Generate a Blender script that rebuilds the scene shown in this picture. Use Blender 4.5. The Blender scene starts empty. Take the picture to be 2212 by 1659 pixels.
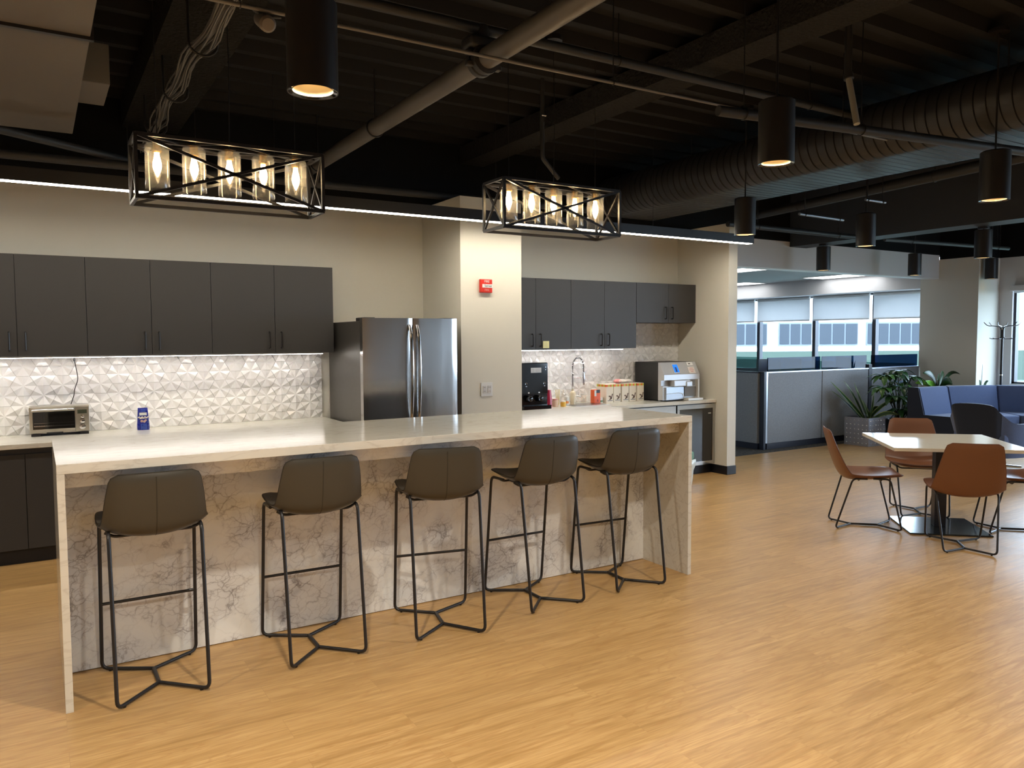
import bpy, bmesh, math, random
from mathutils import Vector, Matrix
C = bpy.context.scene.collection
SC = bpy.context.scene
PI = math.pi
# ------------------------------------------------------------------ camera
cam_d = bpy.data.cameras.new('camera')
cam = bpy.data.objects.new('camera', cam_d); C.objects.link(cam)
yaw, pit, rol, FPX = -0.5508, -0.0592, -0.0054, 1674.27
_f = Vector((-math.sin(yaw)*math.cos(pit), math.cos(yaw)*math.cos(pit), math.sin(pit)))
_r = Vector((math.cos(yaw), math.sin(yaw), 0)); _u = _r.cross(_f)
_r, _u = _r*math.cos(rol)+_u*math.sin(rol), -_r*math.sin(rol)+_u*math.cos(rol)
CAMP = Vector((-0.0561, -3.7287, 1.5856))
m = Matrix((( _r.x, _u.x, -_f.x, CAMP.x), (_r.y, _u.y, -_f.y, CAMP.y), (_r.z, _u.z, -_f.z, CAMP.z), (0,0,0,1)))
cam.matrix_world = m
cam_d.sensor_fit = 'HORIZONTAL'; cam_d.sensor_width = 36; cam_d.lens = FPX/2212*36
cam_d.clip_start = 0.05; cam_d.clip_end = 500
SC.camera = cam
# ------------------------------------------------------------------ view, world
SC.view_settings.view_transform = 'Standard'; SC.view_settings.look = 'None'
SC.view_settings.gamma = 1; SC.view_settings.use_curve_mapping = False
SC.view_settings.exposure = 0.9
SC.cycles.use_denoising = True
SC.cycles.max_bounces = 8; SC.cycles.diffuse_bounces = 4; SC.cycles.glossy_bounces = 4
SC.cycles.transparent_max_bounces = 16; SC.cycles.transmission_bounces = 6
SC.cycles.sample_clamp_indirect = 6; SC.cycles.caustics_reflective = False; SC.cycles.caustics_refractive = False
world = bpy.data.worlds.new('world'); SC.world = world; world.use_nodes = True
bg = world.node_tree.nodes['Background']
bg.inputs[0].default_value = (0.70, 0.84, 1.0, 1); bg.inputs[1].default_value = 9.0
def light(name, kind, loc, energy, color, rot=(0,0,0), **kw):
    d = bpy.data.lights.new(name, kind); d.energy = energy; d.color = color
    for k, v in kw.items(): setattr(d, k, v)
    o = bpy.data.objects.new(name, d); C.objects.link(o); o.location = loc; o.rotation_euler = rot
    return o
WARM = (1.0, 0.80, 0.56)
# daylight entering through the two window bands: portals that guide the sky light in
for (ya, yb, za, zb) in ((-6.6, 2.5, 0.84, 2.26), (3.7, 11.6, 0.84, 1.9)):
    pl = light('window_portal', 'AREA', (12.93, (ya+yb)/2, (za+zb)/2), 1, (1,1,1), (0, PI/2, 0), shape='RECTANGLE', size=zb-za, size_y=abs(yb-ya))
    pl.data.cycles.is_portal = True
for (xa, xb) in ((11.0, 12.5),):
    pl = light('window_portal', 'AREA', ((xa+xb)/2, -6.99, 1.6), 1, (1,1,1), (PI/2, 0, PI), shape='RECTANGLE', size=xb-xa, size_y=1.5)
    pl.data.cycles.is_portal = True
# ------------------------------------------------------------------ materials
MATS = {}
def mat(name, col=(.5,.5,.5), rough=.5, metal=0, spec=.5, emit=None, estr=0, coat=0, trans=0, sheen=0, bump=None, alpha=None):
    if name in MATS: return MATS[name]
    M = bpy.data.materials.new(name); M.use_nodes = True
    b = M.node_tree.nodes['Principled BSDF']
    b.inputs['Base Color'].default_value = (*col, 1); b.inputs['Roughness'].default_value = rough
    b.inputs['Metallic'].default_value = metal; b.inputs['Specular IOR Level'].default_value = spec
    b.inputs['Coat Weight'].default_value = coat; b.inputs['Transmission Weight'].default_value = trans
    b.inputs['Sheen Weight'].default_value = sheen
    if emit: b.inputs['Emission Color'].default_value = (*emit, 1); b.inputs['Emission Strength'].default_value = estr
    nt = M.node_tree
    tc = nt.nodes.new('ShaderNodeTexCoord'); nz = nt.nodes.new('ShaderNodeTexNoise')
    nt.links.new(tc.outputs['Object'], nz.inputs['Vector'])
    if bump:
        nz.inputs['Scale'].default_value = bump[0]
        bp_ = nt.nodes.new('ShaderNodeBump'); bp_.inputs['Strength'].default_value = bump[1]; bp_.inputs['Distance'].default_value = bump[2]
        nt.links.new(nz.outputs[0], bp_.inputs['Height']); nt.links.new(bp_.outputs[0], b.inputs['Normal'])
    else:
        nz.inputs['Scale'].default_value = 30
        mr = nt.nodes.new('ShaderNodeMapRange'); mr.inputs[3].default_value = max(0, rough-.03); mr.inputs[4].default_value = min(1, rough+.03)
        nt.links.new(nz.outputs[0], mr.inputs[0]); nt.links.new(mr.outputs[0], b.inputs['Roughness'])
    MATS[name] = M
    return M
def nodes(M): return M.node_tree, M.node_tree.nodes['Principled BSDF']
def new(nt, t, **kw):
    n = nt.nodes.new(t)
    for k, v in kw.items():
        if k in n.inputs: n.inputs[k].default_value = v
        else: setattr(n, k, v)
    return n
def mapping(nt, scale, coord='Object', rot=(0,0,0)):
    tc = nt.nodes.new('ShaderNodeTexCoord'); mp = nt.nodes.new('ShaderNodeMapping')
    mp.inputs['Scale'].default_value = scale; mp.inputs['Rotation'].default_value = rot
    nt.links.new(tc.outputs[coord], mp.inputs[0]); return mp
def ramp(nt, stops):
    r = nt.nodes.new('ShaderNodeValToRGB'); e = r.color_ramp.elements
    while len(e) < len(stops): e.new(.5)
    for i, (p, c) in enumerate(stops): e[i].position = p; e[i].color = (*c, 1)
    return r
def mixc(nt, a, b, fac, mode='MIX'):
    n = nt.nodes.new('ShaderNodeMix'); n.data_type = 'RGBA'; n.blend_type = mode
    for s, v in ((n.inputs[0], fac), (n.inputs[6], a), (n.inputs[7], b)):
        if isinstance(v, (float, int)): s.default_value = v
        elif isinstance(v, tuple): s.default_value = (*v, 1)
        else: nt.links.new(v, s)
    return n.outputs[2]
def mathn(nt, op, a, b=None):
    n = nt.nodes.new('ShaderNodeMath'); n.operation = op
    for i, v in enumerate((a, b)):
        if v is None: continue
        if isinstance(v, (float, int)): n.inputs[i].default_value = v
        else: nt.links.new(v, n.inputs[i])
    return n.outputs[0]
def wood_floor():
    M = mat('oak_plank', (.5,.3,.12), .38, spec=.5); nt, b = nodes(M)
    for l in list(b.inputs['Roughness'].links): nt.links.remove(l)
    mp = mapping(nt, (1,1,1))
    br = new(nt, 'ShaderNodeTexBrick', offset=.37, offset_frequency=2)
    for k, v in (('Scale',1.0),('Brick Width',1.22),('Row Height',.18),('Mortar Size',.0008),('Mortar Smooth',.3),('Bias',0.0)): br.inputs[k].default_value = v
    br.inputs['Color1'].default_value = (0,0,0,1); br.inputs['Color2'].default_value = (1,1,1,1); br.inputs['Mortar'].default_value = (.5,.5,.5,1)
    nt.links.new(mp.outputs[0], br.inputs['Vector'])
    # shift grain per plank
    sc = nt.nodes.new('ShaderNodeVectorMath'); sc.operation = 'SCALE'; sc.inputs['Scale'].default_value = 13.7
    nt.links.new(br.outputs['Color'], sc.inputs[0])
    ad = nt.nodes.new('ShaderNodeVectorMath'); ad.operation = 'ADD'
    nt.links.new(mp.outputs[0], ad.inputs[0]); nt.links.new(sc.outputs[0], ad.inputs[1])
    def grain(scale, nscale, detail, dist):
        m2 = nt.nodes.new('ShaderNodeMapping'); m2.inputs['Scale'].default_value = scale
        nt.links.new(ad.outputs[0], m2.inputs[0])
        n = new(nt, 'ShaderNodeTexNoise'); n.inputs['Scale'].default_value = nscale; n.inputs['Detail'].default_value = detail; n.inputs['Distortion'].default_value = dist
        nt.links.new(m2.outputs[0], n.inputs['Vector']); return n.outputs[0]
    g1 = grain((.9, 11, 1), 2.2, 6, .9)
    g2 = grain((3.5, 70, 1), 2.0, 3, .3)
    # cathedral rings
    m3 = nt.nodes.new('ShaderNodeMapping'); m3.inputs['Scale'].default_value = (.75, 5.5, 1)
    nt.links.new(ad.outputs[0], m3.inputs[0])
    n3 = new(nt, 'ShaderNodeTexNoise'); n3.inputs['Scale'].default_value = 1.6; n3.inputs['Detail'].default_value = 2; n3.inputs['Distortion'].default_value = .35
    nt.links.new(m3.outputs[0], n3.inputs['Vector'])
    w = mathn(nt, 'SINE', mathn(nt, 'MULTIPLY', n3.outputs[0], 95.0))
    r1 = ramp(nt, [(.30, (.40,.235,.085)), (.5, (.515,.315,.125)), (.72, (.60,.385,.165))]); nt.links.new(g1, r1.inputs[0])
    c = mixc(nt, r1.outputs[0], (.40,.20,.07), mathn(nt, 'MULTIPLY', mathn(nt, 'POWER', mathn(nt, 'MAXIMUM', w, 0.0), 3.0), .34))
    c = mixc(nt, c, (.31,.165,.055), mathn(nt, 'MULTIPLY', mathn(nt, 'SUBTRACT', 1.0, mathn(nt, 'MINIMUM', mathn(nt, 'MULTIPLY', g2, 1.7), 1.0)), .9))
    r2 = ramp(nt, [(0, (.93,.92,.91)), (1, (1.05,1.05,1.05))]); nt.links.new(br.outputs['Color'], r2.inputs[0])
    c = mixc(nt, c, r2.outputs[0], 1.0, 'MULTIPLY')
    c = mixc(nt, c, (.24,.12,.05), mathn(nt, 'MULTIPLY', br.outputs['Fac'], .35))
    nt.links.new(c, b.inputs['Base Color'])
    rr = new(nt, 'ShaderNodeMapRange'); rr.inputs[3].default_value = .30; rr.inputs[4].default_value = .44
    nt.links.new(g1, rr.inputs[0]); nt.links.new(rr.outputs[0], b.inputs['Roughness'])
    bm_ = new(nt, 'ShaderNodeBump'); bm_.inputs['Strength'].default_value = .12; bm_.inputs['Distance'].default_value = .002
    nt.links.new(g2, bm_.inputs['Height']); nt.links.new(bm_.outputs[0], b.inputs['Normal'])
    return M
def marble():
    M = mat('veined_marble', (.8,.78,.75), .16, spec=.5); nt, b = nodes(M)
    mp = mapping(nt, (1,1,1), rot=(0,.45,0))
    def veins(scale, width, dist):
        n = new(nt, 'ShaderNodeTexNoise'); n.inputs['Scale'].default_value = scale*.8; n.inputs['Detail'].default_value = 6
        nt.links.new(mp.outputs[0], n.inputs['Vector'])
        v = nt.nodes.new('ShaderNodeVectorMath'); v.operation = 'MULTIPLY_ADD'
        nt.links.new(n.outputs['Color'], v.inputs[0]); v.inputs[1].default_value = (dist,)*3; nt.links.new(mp.outputs[0], v.inputs[2])
        s = nt.nodes.new('ShaderNodeMapping'); s.inputs['Scale'].default_value = (.75, 1, 1.25); nt.links.new(v.outputs[0], s.inputs[0])
        vo = nt.nodes.new('ShaderNodeTexVoronoi'); vo.feature = 'DISTANCE_TO_EDGE'; vo.inputs['Scale'].default_value = scale
        nt.links.new(s.outputs[0], vo.inputs['Vector'])
        r = ramp(nt, [(0, (1,1,1)), (width, (.25,.25,.25)), (width*2.6, (0,0,0))]); nt.links.new(vo.outputs[0], r.inputs[0])
        return r.outputs[0]
    v1 = veins(8.5, .022, .20); v2 = veins(20, .035, .09)
    nm = new(nt, 'ShaderNodeTexNoise'); nm.inputs['Scale'].default_value = 3.2; nm.inputs['Detail'].default_value = 5; nm.inputs['Distortion'].default_value = 1.2
    nt.links.new(mp.outputs[0], nm.inputs['Vector'])
    rm = ramp(nt, [(.40, (0,0,0)), (.62, (1,1,1))]); nt.links.new(nm.outputs[0], rm.inputs[0])
    rb = ramp(nt, [(.38, (.82,.83,.82)), (.56, (.74,.75,.76)), (.74, (.52,.54,.57))]); nt.links.new(nm.outputs[0], rb.inputs[0])
    c = mixc(nt, rb.outputs[0], (.20,.18,.19), mathn(nt, 'MULTIPLY', v1, mathn(nt, 'MULTIPLY_ADD' if False else 'MULTIPLY', mathn(nt,'ADD', rm.outputs[0], .12), .78)))
    c = mixc(nt, c, (.27,.24,.24), mathn(nt, 'MULTIPLY', mathn(nt, 'MULTIPLY', v2, rm.outputs[0]), .75))
    nt.links.new(c, b.inputs['Base Color']); return M
def quartz():
    M = mat('cream_quartz', (.8,.76,.66), .12, spec=.5); nt, b = nodes(M)
    mp = mapping(nt, (.8,3.2,3.2))
    n = new(nt, 'ShaderNodeTexNoise'); n.inputs['Scale'].default_value = 3; n.inputs['Detail'].default_value = 8; n.inputs['Distortion'].default_value = 1.5
    nt.links.new(mp.outputs[0], n.inputs['Vector'])
    r = ramp(nt, [(.0, (.67,.65,.585)), (.46, (.66,.635,.57)), (.495, (.50,.46,.40)), (.53, (.67,.645,.58)), (1, (.70,.68,.62))]); nt.links.new(n.outputs[0], r.inputs[0])
    n2 = new(nt, 'ShaderNodeTexNoise'); n2.inputs['Scale'].default_value = 1.2; nt.links.new(mp.outputs[0], n2.inputs['Vector'])
    c = mixc(nt, (.67,.65,.585), r.outputs[0], n2.outputs[0]); nt.links.new(c, b.inputs['Base Color']); return M
def stainless():
    M = mat('brushed_stainless', (.50,.49,.48), .2, 1); nt, b = nodes(M)
    for l in list(b.inputs['Roughness'].links): nt.links.remove(l)
    mp = mapping(nt, (260, 260, 1.5)); n = new(nt, 'ShaderNodeTexNoise'); n.inputs['Scale'].default_value = 1
    nt.links.new(mp.outputs[0], n.inputs['Vector'])
    r = new(nt, 'ShaderNodeMapRange'); r.inputs[3].default_value = .14; r.inputs[4].default_value = .22
    nt.links.new(n.outputs[0], r.inputs[0]); nt.links.new(r.outputs[0], b.inputs['Roughness'])
    b.inputs['Anisotropic'].default_value = .75; tg = nt.nodes.new('ShaderNodeTangent'); tg.direction_type = 'RADIAL'; tg.axis = 'Z'; nt.links.new(tg.outputs[0], b.inputs['Tangent'])
    mp2 = mapping(nt, (5,5,1.6)); n2 = new(nt, 'ShaderNodeTexNoise'); n2.inputs['Scale'].default_value = 1; nt.links.new(mp2.outputs[0], n2.inputs['Vector'])
    bu = new(nt, 'ShaderNodeBump'); bu.inputs['Strength'].default_value = .35; bu.inputs['Distance'].default_value = .010
    nt.links.new(n2.outputs[0], bu.inputs['Height']); nt.links.new(bu.outputs[0], b.inputs['Normal'])
    return M
def fabric(name, c1, c2, scale=350, rough=.95, sheen=.2):
    M = mat(name, c1, rough, sheen=sheen, spec=.2, bump=(scale*1.5,.3,.001)); nt, b = nodes(M)
    mp = mapping(nt, (1,1,1)); n = new(nt, 'ShaderNodeTexNoise'); n.inputs['Scale'].default_value = scale; n.inputs['Detail'].default_value = 3
    nt.links.new(mp.outputs[0], n.inputs['Vector']); r = ramp(nt, [(.35, c1), (.65, c2)]); nt.links.new(n.outputs[0], r.inputs[0])
    nt.links.new(r.outputs[0], b.inputs['Base Color']); return M
def thin_glass(name, tint=(1,1,1), refl=.9, rough=.01, base=.04):
    if name in MATS: return MATS[name]
    M = bpy.data.materials.new(name); M.use_nodes = True; nt = M.node_tree; nt.nodes.clear()
    out = nt.nodes.new('ShaderNodeOutputMaterial'); mx = nt.nodes.new('ShaderNodeMixShader')
    tr = nt.nodes.new('ShaderNodeBsdfTransparent'); tr.inputs[0].default_value = (*tint, 1)
    gl = nt.nodes.new('ShaderNodeBsdfGlossy'); gl.inputs[0].default_value = (1,1,1,1); gl.inputs['Roughness'].default_value = rough
    lw = nt.nodes.new('ShaderNodeLayerWeight'); lw.inputs[0].default_value = .35
    mr = nt.nodes.new('ShaderNodeMapRange'); mr.inputs[3].default_value = base; mr.inputs[4].default_value = refl
    nt.links.new(lw.outputs['Facing'], mr.inputs[0])
    p = nt.nodes.new('ShaderNodeMath'); p.operation = 'POWER'; p.inputs[1].default_value = 1.5; nt.links.new(mr.outputs[0], p.inputs[0])
    nt.links.new(p.outputs[0], mx.inputs[0]); nt.links.new(tr.outputs[0], mx.inputs[1]); nt.links.new(gl.outputs[0], mx.inputs[2])
    nt.links.new(mx.outputs[0], out.inputs[0]); MATS[name] = M; return M
def emis(name, col, s):
    M = mat(name, (0,0,0), .5, emit=col, estr=s); return M
M_FLOOR = wood_floor(); M_MARBLE = marble(); M_QUARTZ = quartz(); M_SS = stainless()
M_WALL = mat('warm_white_paint', (.72,.695,.615), .85, spec=.2, bump=(180,.06,.001))
M_WALLG = mat('grey_white_paint', (.62,.61,.61), .85, spec=.2, bump=(180,.06,.001))
M_BLACK = mat('black_ceiling_paint', (.007,.0072,.008), .8, spec=.15, bump=(60,.1,.002))
M_BLACKP = mat('black_pipe_paint', (.024,.024,.026), .5, spec=.4)
M_GREYD = mat('grey_duct_paint', (.125,.114,.103), .6, spec=.3, bump=(8,.15,.004))
M_FIREP = mat('dark_fireproofing', (.018,.018,.018), .95, spec=.1, bump=(45,1,.02))
M_CAB = mat('charcoal_laminate', (.046,.045,.045), .5, spec=.4, bump=(500,.1,.0005))
M_KICK = mat('black_vinyl', (.008,.009,.014), .4)
M_BLK = mat('matte_black_metal', (.012,.011,.012), .38, spec=.5)
M_BLKG = mat('gloss_black', (.006,.006,.007), .08, spec=.6)
M_LEATHG = mat('dark_olive_leather', (.050,.045,.035), .34, spec=.5, bump=(450,.15,.001))
M_LEATHB = mat('cognac_leather', (.19,.075,.034), .36, spec=.5, bump=(450,.15,.001))
M_PIPE_L = mat('leather_piping', (.02,.017,.013), .5)
M_PIPE_B = mat('brown_piping', (.13,.045,.02), .5)
M_TILE = mat('white_glazed_tile', (.80,.79,.78), .12, spec=.5)
M_GROUT = mat('grey_grout', (.50,.48,.46), .9)
M_WHITE = mat('white_plastic', (.75,.75,.74), .4)
M_BRASS = mat('brass', (.75,.42,.10), .25, 1)
M_GLASS = thin_glass('clear_shade_glass', (.96,.95,.93), .42, .10, .05)
def veil(M, f):
    nt = M.node_tree; out = [n for n in nt.nodes if n.type == 'OUTPUT_MATERIAL'][0]; src = out.inputs[0].links[0].from_socket
    tl = nt.nodes.new('ShaderNodeBsdfTranslucent'); tl.inputs[0].default_value = (.9,.88,.84,1); mx = nt.nodes.new('ShaderNodeMixShader'); mx.inputs[0].default_value = f
    nt.links.new(src, mx.inputs[1]); nt.links.new(tl.outputs[0], mx.inputs[2]); nt.links.new(mx.outputs[0], out.inputs[0])
veil(M_GLASS, .045)
M_PANE = thin_glass('window_pane_glass', (.93,.97,1.0), .5, .0, .03)
M_CUBG = thin_glass('green_tinted_glass', (.42,.56,.56), .4, .0, .05)
M_CUBB = thin_glass('blue_reflection_glass', (.12,.20,.33), .11, .0, .05)  # blue reflection of the city outside put into the glass tint
M_CHROME = mat('chrome', (.8,.8,.82), .08, 1)
M_BULB = emis('warm_bulb_glow', (1,.72,.38), 30)
M_LED = emis('led_strip_glow', (1,.90,.74), 24)
M_UCL = emis('under_cabinet_glow', (1,.93,.86), 22)
M_DOWN = emis('downlight_glow', (1,.76,.46), 10)
M_TROF = emis('ceiling_panel_glow', (.95,.98,1), 3.2)
M_CREAM = mat('cream_reflector', (.62,.52,.33), .35)
M_BLUEF = fabric('blue_wool', (.075,.10,.19), (.105,.14,.25)); M_BLUESHADE = fabric('shaded_blue_wool', (.022,.027,.042), (.03,.037,.058))  # second wool is a darker copy of the blue, shade put into its colour
M_PANELF = fabric('grey_panel_fabric', (.22,.23,.245), (.33,.345,.36), 140)
M_ALU = mat('aluminium', (.45,.47,.50), .35, .9)
M_RED = mat('signal_red', (.62,.03,.015), .35)
# ------------------------------------------------------------------ mesh helpers
def B(): return bmesh.new()
def box(bm, a, b, bev=0):
    x0,y0,z0 = a; x1,y1,z1 = b
    v = [bm.verts.new(p) for p in ((x0,y0,z0),(x1,y0,z0),(x1,y1,z0),(x0,y1,z0),(x0,y0,z1),(x1,y0,z1),(x1,y1,z1),(x0,y1,z1))]
    fs = [bm.faces.new([v[i] for i in q]) for q in ((0,3,2,1),(4,5,6,7),(0,1,5,4),(1,2,6,5),(2,3,7,6),(3,0,4,7))]
    if bev > 0:
        es = list({e for f in fs for e in f.edges})
        bmesh.ops.bevel(bm, geom=es, offset=bev, segments=2, profile=.5, affect='EDGES')
    return bm
def bx(a, b, bev=0): return box(B(), a, b, bev)
def prism(bm, poly, z0, z1, M=None):
    M = M or Matrix.Identity(4)
    lo = [bm.verts.new(M @ Vector((x,y,z0))) for x,y in poly]; hi = [bm.verts.new(M @ Vector((x,y,z1))) for x,y in poly]
    n = len(poly); bm.faces.new(lo[::-1]); bm.faces.new(hi)
    for i in range(n): bm.faces.new((lo[i], lo[(i+1)%n], hi[(i+1)%n], hi[i]))
    return bm
def fillet(pts, r, n=5, closed=False):
    pts = [Vector(p) for p in pts]
    if r <= 0: return pts
    out = []; N = len(pts)
    for i, p in enumerate(pts):
        if not closed and i in (0, N-1): out.append(p); continue
        a = pts[i-1]-p; b = pts[(i+1)%N]-p
        rr = min(r, a.length*.45, b.length*.45); A = p+a.normalized()*rr; Bq = p+b.normalized()*rr
        for k in range(n+1):
            t = k/n; out.append(A.lerp(p, t).lerp(p.lerp(Bq, t), t))
    return out
def tube(bm, pts, r, seg=8, fil=0, closed=False, caps=True, rad=None, square=False):
    P = fillet(pts, fil, closed=closed); n = len(P); rings = []
    T = []
    for i in range(n):
        if closed: t = P[(i+1)%n]-P[i-1]
        else: t = P[min(i+1,n-1)]-P[max(i-1,0)]
        T.append(t.normalized() if t.length > 1e-9 else Vector((0,0,1)))
    ref = Vector((0,0,1)) if abs(T[0].z) < .9 else Vector((1,0,0))
    nrm = (ref - T[0]*ref.dot(T[0])).normalized()
    for i in range(n):
        nrm = (nrm - T[i]*nrm.dot(T[i])).normalized(); bn = T[i].cross(nrm)
        R = rad[i] if rad else r
        ring = []
        for k in range(seg):
            a = 2*PI*(k+(.5 if square else 0))/seg
            ring.append(bm.verts.new(P[i] + (nrm*math.cos(a)+bn*math.sin(a))*R))
        rings.append(ring)
    for i in range(n if closed else n-1):
        A, Bq = rings[i], rings[(i+1)%n]
        for k in range(seg): bm.faces.new((A[k], A[(k+1)%seg], Bq[(k+1)%seg], Bq[k]))
    if caps and not closed: bm.faces.new(rings[0][::-1]); bm.faces.new(rings[-1])
    return bm
def bar(bm, a, b, w): return tube(bm, [a, b], w*.7071, 4, square=True)
def lathe(bm, prof, seg=24, at=(0,0,0), capb=True, capt=True, M=None):
    rings = []; at = Vector(at)
    for r, z in prof:
        ring = []
        for k in range(seg):
            p = Vector((r*math.cos(2*PI*k/seg), r*math.sin(2*PI*k/seg), z))
            ring.append(bm.verts.new(at + (M @ p if M else p)))
        rings.append(ring)
    for i in range(len(rings)-1):
        for k in range(seg): bm.faces.new((rings[i][k], rings[i][(k+1)%seg], rings[i+1][(k+1)%seg], rings[i+1][k]))
    if capb: bm.faces.new(rings[0][::-1])
    if capt: bm.faces.new(rings[-1])
    return bm
def cyl(bm, c, r, z0, z1, seg=24): return lathe(bm, [(r, z0), (r, z1)], seg, (c[0], c[1], 0))
ROTF = Matrix.Rotation(PI/2, 4, 'X')      # lathe axis z -> -y
def obj(name, bm, m, parent=None, smooth=None, loc=None, label=None):
    me = bpy.data.meshes.new(name)
    bmesh.ops.recalc_face_normals(bm, faces=bm.faces[:])
    bm.to_mesh(me); bm.free()
    for mm in (m if isinstance(m, (list, tuple)) else [m]): me.materials.append(mm)
    if smooth is not None:
        for p in me.polygons: p.use_smooth = True
        if smooth < 180 and hasattr(me, 'set_sharp_from_angle'): me.set_sharp_from_angle(angle=math.radians(smooth))
    o = bpy.data.objects.new(name, me); C.objects.link(o)
    if parent is not None: o.parent = parent
    if loc: o.location = loc
    if label: o['label'] = label
    return o
def tag(o, label, cat, group=None, kind=None):
    o['label'] = label; o['category'] = cat
    if group: o['group'] = group
    if kind: o['kind'] = kind
    return o
def thing(name, label, cat, loc=(0,0,0), rz=0, group=None):
    o = bpy.data.objects.new(name, None); C.objects.link(o); o.empty_display_size = .1
    o.location = loc; o.rotation_euler = (0,0,rz)
    return tag(o, label, cat, group)
def struct(name, bm, m, parent=None, smooth=None):
    o = obj(name, bm, m, parent, smooth)
    if parent is None: o['kind'] = 'structure'
    return o
def dup(root, loc, rz, label, group=None):
    r = root.copy(); C.objects.link(r); r.location = loc; r.rotation_euler = (0,0,rz); r['label'] = label
    if group: r['group'] = group
    kids = {}
    for o in list(C.objects):
        kids.setdefault(o.parent, []).append(o)
    for ch in kids.get(root, []):
        c = ch.copy(); C.objects.link(c); c.parent = r
        for g in kids.get(ch, []):
            d = g.copy(); C.objects.link(d); d.parent = c
    return r
def textmesh(name, body, size, m, parent, loc, rot, ext=.0005, align='CENTER', label=None):
    cu = bpy.data.curves.new(name, 'FONT'); cu.body = body; cu.size = size; cu.extrude = ext; cu.align_x = align; cu.align_y = 'CENTER'
    t = bpy.data.objects.new(name, cu); C.objects.link(t)
    dg = bpy.context.evaluated_depsgraph_get(); me = bpy.data.meshes.new_from_object(t.evaluated_get(dg))
    C.objects.unlink(t); bpy.data.objects.remove(t)
    me.materials.clear(); me.materials.append(m)
    o = bpy.data.objects.new(name, me); C.objects.link(o); o.parent = parent; o.location = loc; o.rotation_euler = rot
    if label: o['label'] = label
    return o
FRONT = (PI/2, 0, 0)   # text facing -Y
# ================================================================== SETTING
ZT = 2.87; ZD = 3.6
YW = 3.34                                     # kitchen back wall plane
struct('floor', bx((-6,-7,-.1),(12.94,3.42,0)), M_FLOOR)
M_CARPET = fabric('dark_office_carpet', (.035,.035,.038), (.11,.10,.085), 28, sheen=0)
struct('floor.001', bx((6.81,3.42,-.1),(12.94,12,.001)), M_CARPET)
struct('wall_back', bx((-6,YW,0),(6.81,YW+.15,ZT)), M_WALL)
struct('wall_column', bx((3.251,2.536,0),(3.902,YW,ZT)), M_WALL)
struct('wall_stub', bx((6.673,2.517,0),(6.811,YW,ZT)), M_WALL)
struct('trim_1', bx((-6,YW+.001,ZT),(6.81,YW+.15,ZD)), M_BLACK)
struct('wall_header', bx((6.811,YW,2.5),(12.33,YW+.15,ZT)), M_WALLG)
struct('trim_3', bx((6.811,YW-.004,2.492),(12.33,YW+.154,2.504)), M_WHITE)
struct('trim_4', bx((6.811,YW+.001,ZT),(12.94,YW+.15,ZD)), M_BLACK)
struct('wall_pier', bx((12.33,2.72,0),(12.939,YW+.3,2.80)), M_WALL)
struct('trim_5', bx((12.34,2.73,2.80),(12.939,YW,ZD)), M_BLACK)
struct('wall_left', bx((-6.1,-7.1,0),(-6,YW+.15,ZD)), M_WALL)
bm = box(B(), (-6,-7.15,0), (12.94,-7,.83)); box(bm, (-6,-7.15,2.35), (12.94,-7,ZD)); box(bm, (-6,-7.15,.83), (11.0,-7,2.35)); box(bm, (12.5,-7.15,.83), (12.94,-7,2.35))
struct('wall_front', bm, M_WALLG)
for i in range(1):
    f = B(); xa = 11.0+1.5*i; 
    for a_, b_ in (((xa,-7.12,.83),(xa+.05,-7.04,2.35)),((xa+1.45,-7.12,.83),(xa+1.5,-7.04,2.35)),((xa+.05,-7.12,.83),(xa+1.45,-7.04,.87)),((xa+.05,-7.12,2.31),(xa+1.45,-7.04,2.35))): box(f, a_, b_)
    o_ = struct('window_%d' % (20+i), f, mat('dark_bronze_frame', (.03,.032,.04), .4, .3)); obj('pane', bx((xa+.05,-7.08,.87),(xa+1.45,-7.076,2.31)), M_PANE, o_)
struct('wall_office_back', bx((6.66,12,0),(13.1,12.1,ZD)), M_WALLG)
struct('wall_office_left', bx((6.661,YW+.151,0),(6.809,12,2.75)), M_WALLG)
# deck: ribbed steel running along X
bm = B(); p = .305; y = -7.0; ys = []
while y < YW+.15:
    ys += [(y, ZD), (y+.19, ZD), (y+.215, ZD-.075), (y+.28, ZD-.075)]; y += p
lo = [(bm.verts.new((-6, a, z)), bm.verts.new((13.1, a, z))) for a, z in ys]
for i in range(len(lo)-1): bm.faces.new((lo[i][0], lo[i+1][0], lo[i+1][1], lo[i][1]))
box(bm, (-6,-7.1,ZD+.01), (13.1,YW+.15,ZD+.1))
struct('ceiling', bm, mat('black_steel_deck', (.013,.013,.015), .75, spec=.25))
# office drop ceiling
struct('ceiling.001', bx((6.81,YW+.15,2.65),(12.94,12,2.75)), mat('ceiling_tile', (.62,.64,.66), .9))
struct('trim_6', bx((12.45,YW+.3,2.37),(12.94,12,2.65)), M_WALLG)
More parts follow.
